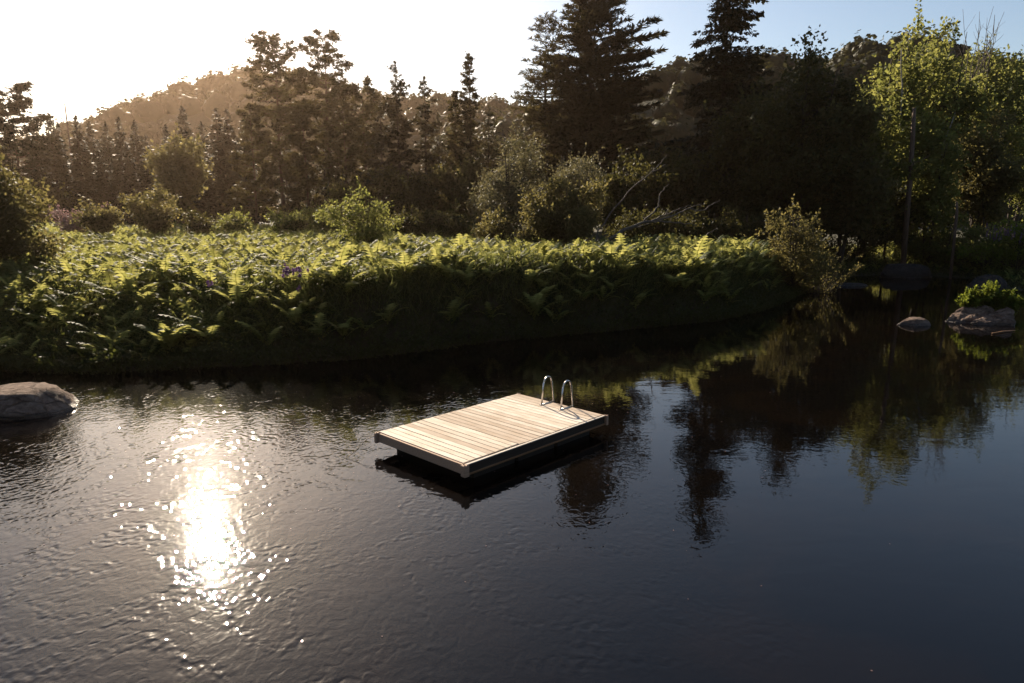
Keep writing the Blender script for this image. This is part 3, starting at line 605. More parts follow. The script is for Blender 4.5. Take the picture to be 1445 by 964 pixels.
# bare twigs above the sunlit trees
loc, h = spot(1384, 4, 66); rng = np.random.default_rng(5); e = empty('dead_tree', loc); mb = MB(); mb.tube(trunk_line(rng, h * .72, (0, 0), .004), np.linspace(.16, .06, 9), 6)
obj('trunk', mb.mesh('trunk', True), M['dead_wood'], e)
for k in range(11):
    a = k * 2.4; tip = np.array([math.cos(a) * rng.uniform(.6, 3.0), math.sin(a) * 1.5, h * rng.uniform(.9, 1.0)]); b = np.array([0, 0, h * rng.uniform(.55, .72)])
    mb = MB(); q = limb_pts(b, tip, rng, -.05, 6, .02); mb.tube(q, np.linspace(.05, .012, 6), 4)
    for j in range(5):
        c = q[rng.integers(2, 5)]; mb.tube(limb_pts(c, c + np.array([rng.normal() * .6, rng.normal() * .5, rng.uniform(.5, 1.5)]), rng, 0, 4, .04), [.02, .016, .012, .008], 3, cap=False)
    obj('branch', mb.mesh('branch', True), M['dead_wood'], e)
tag(e, 'leafless grey tree whose bare twigs stick up above the sunlit crowns', 'dead tree')
# snag and pale stems
def stem_thing(name, pts, rad, mat, label, cat, twigs=()):
    W = np.array([tuple(at_y(px, py, D)) for px, py, D in pts]); W[0, 2] = hz(W[0, 0], W[0, 1]) - .1
    e = empty(name, W[0]); mb = MB(); mb.tube(W - W[0], rad, 8); obj('trunk', mb.mesh('trunk', True), M[mat], e)
    for tp in twigs:
        T = np.array([tuple(at_y(px, py, D)) for px, py, D in tp]); mb = MB(); mb.tube(T - W[0], np.linspace(.045, .018, len(T)), 5); obj('branch', mb.mesh('branch', True), M[mat], e)
    return tag(e, label, cat)
stem_thing('snag', [(1279, 330, 50.5), (1284, 250, 50.5), (1288, 190, 50.5), (1290, 152, 50.5)], [.2, .17, .15, .11], 'snag', 'straight bare brown snag among the sunlit trees', 'dead trunk', [[(1286, 232, 50.5), (1300, 226, 50.3), (1312, 219, 50.2)], [(1285, 232, 50.5), (1276, 236, 50.3)]])
stem_thing('birch_stem', [(1268, 320, 54.5), (1270, 180, 54.5), (1273, 120, 54.5), (1271, 92, 54.5), (1272, 68, 54.5)], [.05, .05, .045, .04, .025], 'birch', 'thin pale crooked birch stem left of the brown snag', 'dead trunk')
stem_thing('birch_stem', [(1322, 322, 53), (1330, 205, 53), (1342, 176, 53), (1348, 158, 53)], [.045, .045, .04, .025], 'birch', 'thin pale slanting stem right of the brown snag', 'dead trunk')
stem_thing('sapling_trunk', [(1348, 335, 47), (1350, 300, 47), (1350, 285, 47)], [.10, .09, .06], 'snag', 'short brown stump standing in the sunlit grass at right', 'stump')

# ------------------------------------------------------------------ shrubs
def place_shrub(px, py, D, label, mat, gen, name='shrub', group=None, rz=0, dz=0.0):
    loc, h = spot(px, py, D); loc = (loc[0], loc[1], loc[2] + dz)
    return plant(name, gen(h - dz), (M['bark'], M[mat]), loc, label, 'shrub', group, rz, 1.0, ('stems', 'foliage'))
lm = lambda seed, Rf, cl, lv, **kw: (lambda h: leafy_mesh(seed, h, Rf * h, cl, lv, **kw))
sm = lambda seed, Rf, st, per, **kw: (lambda h: shrub_mesh(seed, h, Rf * h, st, per, **kw))
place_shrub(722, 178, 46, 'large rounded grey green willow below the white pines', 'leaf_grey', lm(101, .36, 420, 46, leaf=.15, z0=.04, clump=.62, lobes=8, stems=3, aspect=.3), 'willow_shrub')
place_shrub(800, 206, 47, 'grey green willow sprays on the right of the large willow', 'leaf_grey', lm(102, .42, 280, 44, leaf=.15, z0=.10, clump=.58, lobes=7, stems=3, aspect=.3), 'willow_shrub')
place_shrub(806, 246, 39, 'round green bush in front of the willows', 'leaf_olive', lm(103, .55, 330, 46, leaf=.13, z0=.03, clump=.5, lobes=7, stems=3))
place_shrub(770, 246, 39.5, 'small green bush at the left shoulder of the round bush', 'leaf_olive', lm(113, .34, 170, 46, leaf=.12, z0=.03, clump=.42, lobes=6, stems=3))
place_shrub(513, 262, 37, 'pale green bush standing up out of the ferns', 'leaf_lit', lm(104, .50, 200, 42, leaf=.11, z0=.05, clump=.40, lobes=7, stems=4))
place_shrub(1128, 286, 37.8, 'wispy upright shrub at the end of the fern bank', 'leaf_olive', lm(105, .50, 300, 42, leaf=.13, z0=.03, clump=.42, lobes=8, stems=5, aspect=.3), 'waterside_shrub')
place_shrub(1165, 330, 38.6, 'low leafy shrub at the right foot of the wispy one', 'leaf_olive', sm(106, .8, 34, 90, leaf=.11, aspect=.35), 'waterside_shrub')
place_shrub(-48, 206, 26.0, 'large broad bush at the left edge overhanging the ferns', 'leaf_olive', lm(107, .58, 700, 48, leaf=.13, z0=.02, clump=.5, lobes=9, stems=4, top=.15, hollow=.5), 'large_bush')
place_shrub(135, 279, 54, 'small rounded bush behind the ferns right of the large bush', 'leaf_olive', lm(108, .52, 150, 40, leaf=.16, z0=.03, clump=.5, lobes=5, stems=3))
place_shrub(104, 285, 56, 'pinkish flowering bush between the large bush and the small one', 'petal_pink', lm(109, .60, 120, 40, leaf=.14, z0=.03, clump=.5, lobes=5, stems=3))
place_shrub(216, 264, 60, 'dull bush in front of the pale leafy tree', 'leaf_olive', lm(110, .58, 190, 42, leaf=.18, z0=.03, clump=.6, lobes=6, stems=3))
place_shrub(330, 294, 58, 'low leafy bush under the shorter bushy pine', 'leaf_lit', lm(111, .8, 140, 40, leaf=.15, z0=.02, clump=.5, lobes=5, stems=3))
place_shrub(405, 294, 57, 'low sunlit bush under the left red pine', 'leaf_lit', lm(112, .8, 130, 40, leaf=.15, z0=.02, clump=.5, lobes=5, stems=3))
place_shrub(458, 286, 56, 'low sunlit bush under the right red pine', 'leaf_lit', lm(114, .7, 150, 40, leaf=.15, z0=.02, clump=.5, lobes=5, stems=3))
place_shrub(285, 300, 60, 'dark low bush in the meadow between two spruces', 'leaf_shaded', lm(115, .9, 120, 40, leaf=.16, z0=.02, clump=.5, lobes=5, stems=3))
place_shrub(640, 290, 52, 'dark brown bush below the rust brown tree', 'leaf_shaded', lm(116, .7, 200, 42, leaf=.15, z0=.02, clump=.6, lobes=6, stems=3))
place_shrub(580, 292, 52, 'dark bush right of the pale green bush', 'leaf_shaded', lm(117, .8, 200, 42, leaf=.15, z0=.02, clump=.6, lobes=6, stems=3))
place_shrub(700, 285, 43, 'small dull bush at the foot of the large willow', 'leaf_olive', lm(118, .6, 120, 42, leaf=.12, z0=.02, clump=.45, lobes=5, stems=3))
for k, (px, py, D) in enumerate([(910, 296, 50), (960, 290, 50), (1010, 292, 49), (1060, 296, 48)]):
    place_shrub(px, py, D, ['black low bush behind the leaning dead stem', 'black low bush above the fallen dead tree', 'black low bush at the tip of the fallen dead tree', 'black low bush left of the wispy shrub'][k], 'leaf_shaded', lm(120 + k, .9, 170, 42, leaf=.15, z0=.02, clump=.6, lobes=6, stems=3))
for k, (px, py, D, mt) in enumerate([(1215, 300, 52.5, 'leaf_shaded'), (1290, 318, 53.5, 'leaf_lit'), (1340, 312, 51, 'leaf_lit'), (1400, 300, 49, 'leaf_lit'), (1445, 298, 46, 'leaf_fresh')]):
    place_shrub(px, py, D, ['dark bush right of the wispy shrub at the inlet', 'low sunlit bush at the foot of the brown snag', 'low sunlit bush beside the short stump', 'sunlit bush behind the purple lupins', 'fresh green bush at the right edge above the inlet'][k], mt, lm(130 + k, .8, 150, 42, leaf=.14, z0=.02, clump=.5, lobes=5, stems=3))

# ================================================================== FERNS AND BANK GROWTH
def frond_mesh(seed, n=11, lift=1.25, curl=1.55, wmax=0.15):
    rng = np.random.default_rng(seed); mb = MB()
    s = np.linspace(0, 1, n + 2); ang = lift - curl * s ** 1.4
    d = np.stack([np.cos(ang), 0 * s, np.sin(ang)], 1); pts = np.concatenate([[[0, 0, 0]], np.cumsum(d[:-1] / (n + 1), 0)])
    V = []; Fq = []; w = 0.010 * (1 - s) + 0.002
    R = np.concatenate([pts + np.stack([0 * s, w, 0 * s], 1), pts - np.stack([0 * s, w, 0 * s], 1)]); m = n + 2
    mb.add(R, [[i, i + 1, m + i + 1, m + i] for i in range(0, m - 1, 1)])
    T = []
    for i in range(2, m - 1):
        prof = wmax * min(1, (s[i] / .45)) ** .7 * (1 - ((s[i] - .5) / .52) ** 2 * .75 if s[i] > .5 else 1)
        nrm = np.array([-d[i][2], 0, d[i][0]]); bw = 0.85 / (n + 1)
        for sd in (-1, 1):
            l = prof * rng.uniform(.88, 1.1); tip = pts[i] + d[i] * l * 0.38 + np.array([0, sd * l, 0]) - nrm * l * 0.16
            T.append([pts[i] - d[i] * bw * .5, pts[i] + d[i] * bw, tip])
    T = np.array(T); mb.add(T.reshape(-1, 3), np.arange(len(T) * 3).reshape(-1, 3))
    return mb
fronds = [frond_mesh(201, 11, 1.30, 1.35, .18), frond_mesh(202, 11, 1.15, 1.6, .19), frond_mesh(203, 10, 1.38, 1.1, .165)]
frond_me = [f.mesh('frond') for f in fronds]
for m_ in frond_me: m_.materials.append(M['fern'])
lowf = [frond_mesh(211, 5, 1.25, 1.4, .17), frond_mesh(212, 5, 1.38, 1.2, .16)]
rng = np.random.default_rng(77)
def scatter(n, x0, x1, y0, y1):
    return rng.uniform(x0, x1, n), rng.uniform(y0, y1, n)
def thin(x, y, r):
    keep = []; cell = {}
    for i in range(len(x)):
        k = (int(x[i] // r), int(y[i] // r)); ok = True
        for a in (-1, 0, 1):
            for b in (-1, 0, 1):
                for j in cell.get((k[0] + a, k[1] + b), ()):
                    if (x[i] - x[j]) ** 2 + (y[i] - y[j]) ** 2 < r * r: ok = False; break
                if not ok: break
            if not ok: break
        if ok: keep.append(i); cell.setdefault(k, []).append(i)
    return np.array(keep)
fx, fy = scatter(26000, -30, 15, 18, 46); dd = sdist(fx, fy, SHORE)
ok = (dd > 0.35 + 0.5 * rng.random(len(fx))) & (np.abs(fx / fy) < 0.86) & (fx < 14.6 + 0 * fy) & ((fx < 3) | (dd < 11)) & (fy < 40 + 8 * (fx < 4))
ok &= ~((np.hypot(fx + 20.8, fy - 26.0) < 1.6))
clear = np.sin(fx * 1.15 + 1.7 * np.sin(fy * .7)) * np.sin(fy * 1.05 + 1.3 * np.sin(fx * .55)); ok &= (clear > -.5) | (dd > 7)
fx, fy, dd = fx[ok], fy[ok], dd[ok]; k = thin(fx, fy, 0.50); fx, fy, dd = fx[k], fy[k], dd[k]
fz = height(fx, fy)
# the 300 that show largest: nearest, with a lit or open view of the bank front
order = np.argsort(np.hypot(fx, fy) + np.clip(dd - 5, 0, 99) * 0.5 + np.where(np.abs(fx / fy) > .76, 50, 0))
near_i = order[:300]; rest = order[300:]
def fern_tag(x):
    z = 0 if x < -9 else 1 if x < -3.2 else 2 if x < 4 else 3
    return (['arching fern on the lit slope below the large left bush', 'arching fern on the bulge of bank left of the platform', 'arching fern along the bank straight behind the platform', 'arching fern towards the right end of the fern bank'][z], 'fern',
            ['ferns on the left slope', 'ferns on the bank bulge', 'ferns behind the platform', 'ferns at the right end of the bank'][z])
def frond_set(r, nf):
    out = []
    a0 = r.random() * 6.28
    for j in range(nf):
        inner = j >= nf - 2
        out.append((r.integers(0, 3), a0 + j * 2 * PI / (nf - 1.3) + r.normal() * .25, (r.uniform(.05, .25) if not inner else -r.uniform(.05, .25)), r.uniform(.8, 1.15)))
    return out
proto = []
for k in range(8):
    proto.append(frond_set(rng, 7))
for q, i in enumerate(near_i):
    e = bpy.data.objects.new('fern', None); e.empty_display_size = .2; COL.objects.link(e)
    e.location = (fx[i], fy[i], fz[i] - .03); e.rotation_euler = (rng.normal() * .06 - .06, rng.normal() * .07, rng.random() * 6.28)
    s = rng.uniform(0.8, 1.3) * (1.04 + .26 * math.sin(fx[i] * 1.9 + fy[i]) * math.sin(fy[i] * 1.3)); e.scale = (s, s, s * rng.uniform(.9, 1.08))
    tag(e, *fern_tag(fx[i]))
    for v, a, tl, sc_ in proto[q % 8]:
        f = bpy.data.objects.new('frond', frond_me[v]); COL.objects.link(f); f.parent = e
        f.rotation_euler = (0, tl, a); f.scale = (sc_,) * 3
def fern_mass(name, fx, fy, fz, shapes, nf, label, smin, smax, mat):
    V0 = [np.concatenate(f.V) for f in shapes]; big = MB()
    for v, f in enumerate(shapes):
        V = V0[v]; F4 = np.concatenate(f.F[4]); F3 = np.concatenate(f.F[3])
        per = nf // len(shapes) + 1
        n = len(fx) * per; i = np.repeat(np.arange(len(fx)), per)
        az = rng.random(n) * 6.28; tl = rng.uniform(-.2, .3, n); s = rng.uniform(smin, smax, n)
        ca, sa, ct, st = np.cos(az), np.sin(az), np.cos(tl), np.sin(tl)
        x = V[None, :, 0] * ct[:, None] + V[None, :, 2] * st[:, None]; z = -V[None, :, 0] * st[:, None] + V[None, :, 2] * ct[:, None]; y = np.repeat(V[None, :, 1], n, 0)
        X = (x * ca[:, None] - y * sa[:, None]) * s[:, None] + fx[i][:, None]; Y = (x * sa[:, None] + y * ca[:, None]) * s[:, None] + fy[i][:, None]; Z = z * s[:, None] + fz[i][:, None] - .03
        P = np.stack([X, Y, Z], -1).reshape(-1, 3); o = (np.arange(n) * len(V))[:, None, None]
        base = big.n; big.V.append(P); big.n += len(P)
        big.F.setdefault(4, []).append((F4[None] + o).reshape(-1, 4) + base); big.F.setdefault(3, []).append((F3[None] + o).reshape(-1, 3) + base)
    tag(obj(name, big.mesh(name), mat), label, 'ferns', kind='stuff')
fern_mass('fern_thicket', fx[rest], fy[rest], fz[rest], fronds, 5, 'dense sunlit fern thicket behind the front ferns on the far bank', .75, 1.4, M['fern'])
gx2, gy2 = scatter(9000, -75, 6, 40, 84); ok = (np.abs(gx2 / gy2) < .86) & (gx2 < 4 - (gy2 - 46) * .25); gx2, gy2 = gx2[ok], gy2[ok]; k = thin(gx2, gy2, .85); gx2, gy2 = gx2[k], gy2[k]
fern_mass('fern_meadow', gx2, gy2, height(gx2, gy2), lowf, 5, 'sunlit fern meadow reaching back to the spruce row', .8, 1.3, M['fern'])
# right bank ferns and grass
rx, ry = scatter(6000, 17, 50, 38, 60); dd2 = sdist(rx, ry, SHORE); ok = (dd2 > .8) & (np.abs(rx / ry) < .84); rx, ry = rx[ok], ry[ok]; k = thin(rx, ry, .75); rx, ry = rx[k], ry[k]
fern_mass('fern_patch', rx, ry, height(rx, ry), lowf, 6, 'patchy ferns and herbs on the right bank beyond the inlet', .5, .95, M['fern'])
# bank face: leafy weeds and grass hanging over the water
def growth(name, n, dmin, dmax, xr, yr, leaf, mat, label, lift, blade=False):
    x, y = scatter(n * 6, *xr, *yr); d = sdist(x, y, SHORE); ok = (d > dmin) & (d < dmax) & (np.abs(x / y) < .86)
    x, y, d = x[ok][:n], y[ok][:n], d[ok][:n]; z = height(x, y); z = np.maximum(z, 0); m = len(x); mb = MB()
    if blade:
        A = unit(np.stack([rng.normal(size=m) * .35, rng.normal(size=m) * .35 - .25, rng.uniform(.5, 1, m)], 1)) * (leaf * rng.uniform(.5, 1.3, (m, 1)))
        B = perp(A, rvec(rng, m)) * .012; P = np.stack([x, y, z - .02], 1)
        bent = np.stack([0 * x, 0 * x, -.35 * np.linalg.norm(A, axis=1)], 1); D = A * np.array([1.6, 1.6, 1]) + bent * .5
        V = np.stack([P - B, P + B, P + A * .6 + B * .8, P + A * .6 - B * .8, P + A * .6 + D * .5], 1)
        o = np.arange(m)[:, None] * 5; mb.add(V.reshape(-1, 3), np.array([[0, 1, 2, 3]]) + o); mb.F[3] = [np.array([[3, 2, 4]]) + o]
    else:
        cl = 0.5 + 0.5 * np.sin(x * 2.1 + y) * np.sin(y * 1.7 - x * .6)
        P = np.stack([x, y, z + lift * rng.random(m) * (0.35 + .65 * cl)], 1); A = unit(rvec(rng, m) + np.array([0, -.4, -.25])) * (leaf * rng.uniform(.6, 1.4, (m, 1)))
        B = perp(A, rvec(rng, m) * .7 + np.array([0, -.4, .8])) * (leaf * .4 * rng.uniform(.7, 1.2, (m, 1))); mb.leaves(P, A, B, .2)
    tag(obj(name, mb.mesh(name), M[mat]), label, 'undergrowth', kind='stuff')
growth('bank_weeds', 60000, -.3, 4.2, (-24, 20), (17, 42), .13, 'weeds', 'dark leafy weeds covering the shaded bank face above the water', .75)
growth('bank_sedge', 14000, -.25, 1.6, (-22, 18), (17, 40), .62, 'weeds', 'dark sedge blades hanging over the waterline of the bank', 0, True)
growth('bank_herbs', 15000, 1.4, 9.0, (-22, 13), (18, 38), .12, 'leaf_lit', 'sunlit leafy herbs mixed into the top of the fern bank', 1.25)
growth('bank_grass', 18000, .8, 4.5, (-22, 14), (17, 38), .75, 'grass', 'long grass blades among the ferns on the bank', 0, True)
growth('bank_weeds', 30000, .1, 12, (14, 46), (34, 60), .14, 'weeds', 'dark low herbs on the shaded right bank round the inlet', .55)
growth('meadow_grass', 16000, 1, 60, (18, 48), (38, 60), .6, 'grass', 'sunlit grass below the trees on the right bank', 0, True)
growth('meadow_grass', 14000, 20, 80, (-40, 4), (46, 66), 1.0, 'grass', 'pale tall grass in front of the red pines', 0, True)

# flowers
def flower(px, py, D, label, group, h, spikes, name):
    p = at_y(px, py, D); g = hz(p.x, D); H = max(.5, p.z - g); r = np.random.default_rng(int(px * 7 + py)); e = empty(name, (p.x, D, g))
    for k in range(spikes):
        mb = MB(); ms = MB()
        q = np.array([r.normal() * .14, r.normal() * .14, H * r.uniform(.85, 1.0)]); ms.tube([(0, 0, -.1), tuple(q * [.5, .5, .55]), tuple(q)], [.008, .006, .004], 4, cap=False)
        n = 34; t = r.random(n); P = q + np.stack([0 * t, 0 * t, -h * t], 1); A = unit(np.concatenate([r.normal(size=(n, 2)), r.uniform(.1, .6, (n, 1))], 1)) * (.03 + .045 * t[:, None]); mb.leaves(P, A, perp(A, rvec(r, n)) * .022, .3)
        st_ = obj('stem', ms.mesh('stem'), M['grass'], e); obj('flower', mb.mesh('flower'), M['petal_purple'], st_)
    tag(e, label, 'flower', group)
for k in range(14):
    flower(1396 + k * 3.6 + (k % 3) * 1.5, 312 + (k * 7 % 5) * 3, 44 + (k * 5 % 4) * .8, 'purple lupin spikes in the sunlit bank at the right edge', 'purple lupins on the right bank', .42, 3, 'lupin')
for k, (px, py) in enumerate([(402, 372), (410, 368), (418, 370), (424, 374), (414, 378), (406, 379), (416, 398), (300, 392)]):
    flower(px, py, 21.6 + (k % 3) * .3, 'small purple flower head among the front ferns' if k < 7 else 'lone pale purple flower head left of the other bank flowers', 'purple flowers among the ferns', .12, 3, 'wild_flower')

# dead stems behind the fern crest
def dead(name, label, parts, r0):
    P0 = at_y(*parts[0][0]); e = empty(name, (P0.x, P0.y, P0.z)); r = np.random.default_rng(3)
    for k, pp in enumerate(parts):
        W = np.array([tuple(at_y(*q)) for q in pp]) - np.array(tuple(P0)); mb = MB()
        n = len(W); tt = np.linspace(0, n - 1, n * 3); W2 = np.stack([np.interp(tt, np.arange(n), W[:, c]) for c in range(3)], 1); W2[1:-1] += r.normal(size=(len(tt) - 2, 3)) * .025
        ra = r0 if k == 0 else r0 * .5
        mb.tube(W2, np.linspace(ra, .014, len(W2)), 6); obj('trunk' if k == 0 else 'branch', mb.mesh('branch', True), M['dead_wood'], e)
    tag(e, label, 'dead tree')
dead('dead_sapling', 'slim grey dead stem leaning right above the fern crest', [[(838, 345, 36), (846, 322, 36), (868, 292, 36.3), (893, 265, 36.6), (921, 243, 37), (932, 231, 37.2), (941, 219, 37.3)], [(921, 244, 37), (930, 237, 36.8), (939, 232, 36.6)]], .045)
dead('fallen_tree', 'fallen grey dead tree with forked branches lying behind the fern crest', [[(860, 338, 35.5), (885, 322, 36), (910, 313, 36.5), (930, 311, 37), (955, 303, 37.5), (972, 294, 38), (990, 288, 38.4)],
     [(908, 314, 36.5), (922, 299, 36.6), (930, 289, 36.7), (930, 276, 36.8), (937, 266, 37), (944, 260, 37)], [(922, 312, 36.8), (940, 302, 37.4), (956, 296, 38), (975, 290, 38.6)], [(972, 294, 38), (985, 297, 38.2), (994, 297, 38.3), (1002, 290, 38.5), (1016, 283, 38.8)],
     [(915, 313, 36.6), (945, 314, 37), (968, 316, 37.2), (984, 318, 37.4)], [(940, 303, 37.4), (941, 297, 37.4)], [(990, 336, 38), (1004, 328, 38), (1012, 322, 38)], [(885, 324, 36), (905, 319, 36.4), (916, 315, 36.6)]], .10)

# ================================================================== ROCKS
def rock_mesh(seed, dims, planes=(), nscale=0.8, namp=0.12, sub=4):
    bm = bmesh.new(); bmesh.ops.create_icosphere(bm, subdivisions=sub, radius=1.0)
    off = Vector((seed * 7.3, seed * 3.1, seed * 1.7))
    for v in bm.verts:
        c = v.co.copy(); k = 1 + namp * 1.6 * mnoise.noise(c * nscale + off) + namp * .8 * mnoise.noise(c * nscale * 2.7 + off)
        c = c * k
        for n, d in planes:
            n = Vector(n).normalized(); e = c.dot(n) - d
            if e > 0: c -= n * e * 0.93
        c += c.normalized() * (namp * .22 * mnoise.noise(c * 7 + off) + namp * .1 * mnoise.noise(c * 17 + off))
        v.co = Vector((c.x * dims[0], c.y * dims[1], c.z * dims[2]))
    me = bpy.data.meshes.new('rock'); bm.to_mesh(me); bm.free()
    me.polygons.foreach_set('use_smooth', [True] * len(me.polygons)); return me
def rock(name, loc, rz, me, mat, label, tilt=(0, 0)):
    o = obj(name, me, M[mat]); o.location = loc; o.rotation_euler = (tilt[0], tilt[1], rz); return tag(o, label, 'rock')
rock('boulder', (-11.45, 15.3, -0.12), .1, rock_mesh(1, (1.35, .95, .78), [((0, 0, 1), .78), ((.8, -.2, .6), .86)], .9, .13), 'rock', 'smooth grey boulder in the water at the left edge')
def slab_mesh(seed, foot, top, amp=.05):
    """angular slab: hull of foot outline and top outline, finely broken"""
    bm = bmesh.new()
    for p in list(foot) + list(top): bm.verts.new(p)
    r = bmesh.ops.convex_hull(bm, input=bm.verts[:]); bmesh.ops.delete(bm, geom=[g for g in r['geom_interior'] if isinstance(g, bmesh.types.BMVert)], context='VERTS')
    bmesh.ops.triangulate(bm, faces=bm.faces[:])
    for _ in range(4): bmesh.ops.subdivide_edges(bm, edges=[e for e in bm.edges if e.calc_length() > .10], cuts=1, use_grid_fill=False); bmesh.ops.triangulate(bm, faces=bm.faces[:])
    bmesh.ops.smooth_vert(bm, verts=bm.verts[:], factor=.2, use_axis_x=True, use_axis_y=True, use_axis_z=True)
    off = Vector((seed * 5.1, seed * 2.3, seed))
    for v in bm.verts:
        c = v.co.copy(); st = Vector((c.x * 1.2 - c.z, c.y * 3.0, c.z * 3))
        v.co = c + Vector((mnoise.noise(st * 1.5 + off), mnoise.noise(st * 1.5 - off), mnoise.noise(st * 1.7 + off * 2))) * amp + Vector((0, 0, 1)) * amp * .5 * mnoise.noise(c * 9 + off)
    bmesh.ops.recalc_face_normals(bm, faces=bm.faces[:])
    me = bpy.data.meshes.new('slab'); bm.to_mesh(me); bm.free(); return me
rock('flat_rock', tuple(at_z(1293, 460, 0.0) + Vector((0, .2, 0))), .05, slab_mesh(2, [(-.85, .1, -.2), (-.2, -.42, -.2), (.7, -.35, -.2), (.95, .3, -.2), (-.2, .45, -.2)], [(-.55, .12, .12), (-.05, -.12, .24), (.0, .3, .3), (.45, .3, .30), (.52, -.05, .22)]), 'rock', 'low wedge shaped rock alone in the water left of the slabs')
rs = at_z(1396, 459, 0.0)
e = empty('slab_rock', (rs.x, rs.y, 0)); tag(e, 'pair of tilted granite slabs in the water at the right edge', 'rock')
s1 = obj('slab', slab_mesh(3, [(-1.35, .9, -.25), (-.8, .35, -.25), (.7, .6, -.25), (.9, 1.7, -.25), (-.6, 1.6, -.25)], [(-1.2, .95, .06), (-.55, 1.3, .44), (.1, 1.45, .64), (.75, 1.4, .64), (.75, .85, .55), (-.5, .62, .16)], .09), M['rock'], e)
s2 = obj('slab', slab_mesh(4, [(-.72, .3, -.25), (-.25, -.2, -.25), (.9, -.25, -.25), (1.3, .35, -.25), (.9, .9, -.25)], [(-.6, .28, .03), (-.15, .02, .10), (.5, .6, .50), (1.05, .72, .62), (1.2, .45, .58), (.95, .05, .34)], .09), M['rock'], e)
rock('boulder', tuple(at_z(1283, 392, 0.0) + Vector((0, .6, .1))), .2, rock_mesh(5, (1.9, 1.2, 1.0), [((0, 0, 1), .8)], .8, .12), 'rock_shaded', 'large dim boulder at the back of the inlet')
rock('boulder', tuple(at_z(1400, 412, 0.0) + Vector((0, .5, .05))), .4, rock_mesh(6, (1.15, .9, .85), [((-.5, -.3, .7), .75)], .8, .12), 'rock_shaded', 'dim boulder on the right bank behind the slab plants')
rock('stone', tuple(at_z(1200, 404, 0.0) + Vector((0, .3, 0))), .1, rock_mesh(7, (1.3, .6, .22), [((0, 0, 1), .7)], .8, .1, 3), 'rock_shaded', 'flat dim stone at the waterline right of the wispy shrub')
rock('stone', tuple(at_z(1150, 412, 0.0) + Vector((0, .3, .05))), .5, rock_mesh(8, (.55, .45, .3), [((0, 0, 1), .7)], .8, .1, 3), 'rock', 'pale stone at the foot of the wispy shrub')
# plants on the slabs
for k, (dx, dy, h, R, lab, st) in enumerate([(.15, 1.55, 1.05, .6, 'fresh green leafy plant growing on the back slab', 46), (.85, 1.35, 1.4, .62, 'taller fresh green plant at the right on the slabs', 50), (1.45, .95, 1.0, .55, 'low green plant at the right end of the slabs', 34)]):
    plant('rock_plant', shrub_mesh(150 + k, h, R, st, 70, leaf=.10, aspect=.38, twig=.22), (M['grass'], M['leaf_fresh']), (rs.x + dx, rs.y + dy, .38), lab, 'plant', None, 0, 1.0, ('stems', 'foliage'))
mb = MB(); a = at_z(1400, 470.5, .03) - Vector((0, 0, 0)); b = at_z(1432, 466.5, .03); mb.tube([tuple(a), tuple((a + b) / 2 + Vector((0, .02, .01))), tuple(b)], [.025, .03, .018], 6)
tag(obj('driftwood', mb.mesh('driftwood', True), M['rub']), 'short orange brown stick floating at the slab foot', 'stick')

# drifting petals and leaf bits on the water
r = np.random.default_rng(9); n = 420; x = np.concatenate([r.normal(-4.5, 3.0, 240), r.uniform(-9, 16, 180)]); y = np.concatenate([r.normal(13.5, 2.6, 240), r.uniform(5, 24, 180)])
ok = sdist(x, y, SHORE) < -.6; lc_ = np.stack([x - 0, y], 1)[ok]; m = len(lc_); a = r.random(m) * 6.28; sz = r.uniform(.012, .034, m)[:, None]
A = np.stack([np.cos(a), np.sin(a), 0 * a], 1) * sz; B = np.stack([-np.sin(a), np.cos(a), 0 * a], 1) * sz * .35
mb = MB(); mb.leaves(np.concatenate([lc_, np.full((m, 1), .006)], 1), A, B, .12)
tag(obj('floating_debris', mb.mesh('floating_debris'), M['petal_pink']), 'tiny pale petals and leaf bits drifting on the pond', 'debris', kind='stuff')

# ================================================================== SWIMMING PLATFORM
DZ = 0.375
cL, cN, cR, cB = [at_z(px, py, DZ) for px, py in ((527.5, 610), (660.5, 656), (855.5, 584.5), (731, 555.8))]
ctr = (cL + cN + cR + cB) / 4
ux = ((cR - cN) + (cB - cL)); ux.z = 0; LEN = ux.length / 2; ux.normalize()
uy = Vector((-ux.y, ux.x, 0)); WID = abs(((cL - cN) + (cB - cR)).dot(uy)) / 2
rz = math.atan2(ux.y, ux.x)
plat = empty('swimming_platform', (ctr.x, ctr.y, 0), rz); tag(plat, 'floating wooden swimming platform with pale planks and a steel ladder', 'platform')
def loc2(px, py, z=DZ):
    p = at_z(px, py, z) - ctr; return p.dot(ux), p.dot(uy)
hx, hy = LEN / 2, WID / 2
def bevel_box(sx, sy, sz, bev):
    bm = bmesh.new(); bmesh.ops.create_cube(bm, size=1.0)
    for v in bm.verts: v.co = Vector((v.co.x * sx, v.co.y * sy, v.co.z * sz))
    bmesh.ops.bevel(bm, geom=bm.edges[:], offset=bev, segments=1, affect='EDGES')
    me = bpy.data.meshes.new('part'); bm.to_mesh(me); bm.free(); return me
NP = 26; pitch = (LEN - 0.09) / NP; PW = WID - 0.075
me_pl = bevel_box(pitch - 0.011, PW, 0.034, 0.003); me_ps = bevel_box(pitch - 0.011, PW - .035, 0.034, 0.003)
prng = random.Random(11)
for k in range(NP):
    o = obj('plank', me_ps if k < 9 else me_pl, M['plank'], plat); short = .0175 if k < 9 else 0.0
    o.location = (-hx + 0.045 + pitch * (k + .5), 0.026 + short + prng.uniform(-.003, .003), DZ - 0.017 + prng.uniform(-.002, .002)); o.rotation_euler = (prng.uniform(-.002, .002), prng.uniform(-.01, .01), prng.uniform(-.0015, .0015))
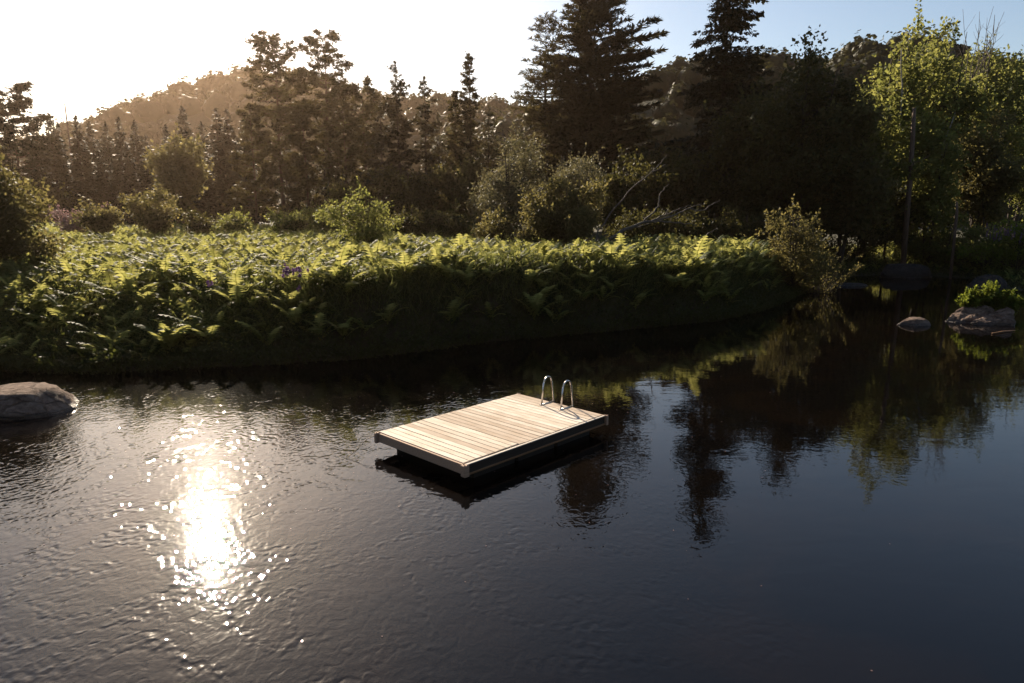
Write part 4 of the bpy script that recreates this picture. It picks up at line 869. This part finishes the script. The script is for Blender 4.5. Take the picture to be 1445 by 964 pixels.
def part(name, lo, hi, mat, parent=plat, bev=.006):
    me = bevel_box(hi[0] - lo[0], hi[1] - lo[1], hi[2] - lo[2], bev); o = obj(name, me, M[mat], parent)
    o.location = ((lo[0] + hi[0]) / 2, (lo[1] + hi[1]) / 2, (lo[2] + hi[2]) / 2); return o
FH = 0.185
part('fascia', (-hx - .002, -hy + .05, DZ - FH), (-hx + .042, hy - .05, DZ - .012), 'rim')
part('fascia', (hx - .042, -hy + .05, DZ - FH), (hx + .002, hy - .05, DZ - .012), 'rim')
part('fascia', (-hx + .05, hy - .042, DZ - FH), (hx - .05, hy + .002, DZ - .038), 'rim')
sb = part('side_beam', (-hx + .05, -hy, DZ - FH), (hx - .05, -hy + .036, DZ - .022), 'rim_dark')
part('edge_strip', (-hx + .03, -hy - .004, DZ - .020), (hx - .012, -hy + .045, DZ - .004), 'strip', bev=.003)
part('rub_strip', (-hx + .06, -hy - .022, DZ - FH - .012), (hx - .06, -hy - .001, DZ - FH + .022), 'rub', bev=.004)
for sx in (-1, 1):
    for sy in (-1, 1):
        c = part('corner_bracket', (sx * hx - .055, sy * hy - .055, DZ - FH - .02), (sx * hx + .055 - .04 * (sx > 0), sy * hy + .055 - .04 * (sy > 0), DZ - .002), 'rim', bev=.01)
        for q in range(3):
            b = part('bolt', (-.012, -.012, -.006), (.012, .012, .010), 'bolt', c, bev=.003); b.location = (-.03 + .03 * q, .03 * (1 if q % 2 else -1), FH / 2 + .012)
for k in range(3):
    x0 = -hx + .30 + k * (LEN - .6) / 3
    part('float', (x0 + .02, -hy + .16, -.14), (x0 + (LEN - .6) / 3 - .02, hy - .16, DZ - FH + .03), 'float', bev=.03)
for sy in (-.5, 0, .5):
    part('joist', (-hx + .05, sy * WID * .8 - .03, DZ - .16), (hx - .05, sy * WID * .8 + .03, DZ - .037), 'rim_dark')
# ladder
lad = part('ladder', (hx - .02, -.03, DZ - FH + .01), (hx + .02, .03, DZ - FH + .06), 'steel')   # clamp bar under the edge
lad.location = (0, 0, 0); lad.data = bevel_box(.03, .36, .03, .004)
ya = (loc2(763, 571.5)[1] + loc2(782, 566.5)[1]) / 2; yb = (loc2(791.5, 578)[1] + loc2(811, 572.5)[1]) / 2
xa = (loc2(763, 571.5)[0] + loc2(791.5, 578)[0]) / 2; xb = (loc2(782, 566.5)[0] + loc2(811, 572.5)[0]) / 2; xb = min(xb, hx + .03); 
lad.location = (hx + .03, (ya + yb) / 2, DZ - .25)
for y in (ya, yb):
    RH = .60; pts = []; xm = (xa + xb) / 2; w = (xb - xa) / 2; r = w * .62
    pts.append((xa, y, DZ + .012)); pts.append((xa + (w - r) * .8, y, DZ + RH - r))
    for k in range(0, 13): a = PI - k * PI / 12; pts.append((xm + math.cos(a) * r, y, DZ + RH - r + math.sin(a) * r))
    pts.append((xb - (w - r) * .8, y, DZ + RH - r)); pts.append((xb, y, DZ + .02)); pts.append((hx + .045, y, DZ - .12)) ; pts.append((hx + .045, y, -.5))
    mb = MB(); mb.tube(np.array(pts) - np.array(lad.location), .019, 10); h_ = obj('handrail', mb.mesh('handrail', True), M['steel'], lad)
    mb = MB(); mb.box((xa - .05, y - .028, DZ + .001), (xb + .015, y + .028, DZ + .016)); mb.V[0] -= np.array(lad.location); obj('base_plate', mb.mesh('base_plate'), M['steel'], lad)
for z in (-.02, -.28):
    mb = MB(); mb.tube(np.array([(hx + .045, ya, z), (hx + .045, yb, z)]) - np.array(lad.location), .017, 8); obj('rung', mb.mesh('rung', True), M['steel'], lad)
# rope
A = at_z(521, 615.5, .33); Bp = at_z(486.5, 648, 0.0); t = np.linspace(0, 1, 10)[:, None]; q = np.array(tuple(A)) + (np.array(tuple(Bp)) - np.array(tuple(A))) * t * 1.12; q[:, 2] -= .03 * np.sin(t[:, 0] * PI)
st = np.array(tuple(ctr - ux * (hx + .05) + uy * (hy - .02))); st[2] = .33; q = np.concatenate([[st], q[1:]]) ; mb = MB(); mb.tube(q, .007, 6)
tag(obj('mooring_rope', mb.mesh('mooring_rope', True), M['rope']), 'thin pale rope running from the platform corner into the water', 'rope')

# ================================================================== HAZE
m, nt, out = newmat('flare_tinted_haze'); pv = N(nt, 'ShaderNodeVolumePrincipled'); pv.inputs['Color'].default_value = (0.95, 0.69, 0.50, 1); pv.inputs['Density'].default_value = HAZE = 0.00013; pv.inputs['Anisotropy'].default_value = 0.8  # thin real haze whose orange colour also stands in for lens flare glow
nt.links.new(pv.outputs[0], out.inputs['Volume'])
mb = MB(); mb.box((-610, -610, -2.2), (610, 610, 92)); tag(obj('haze', mb.mesh('haze'), m), 'thin haze over the pond and woods, coloured orange like lens flare', 'haze', kind='stuff')
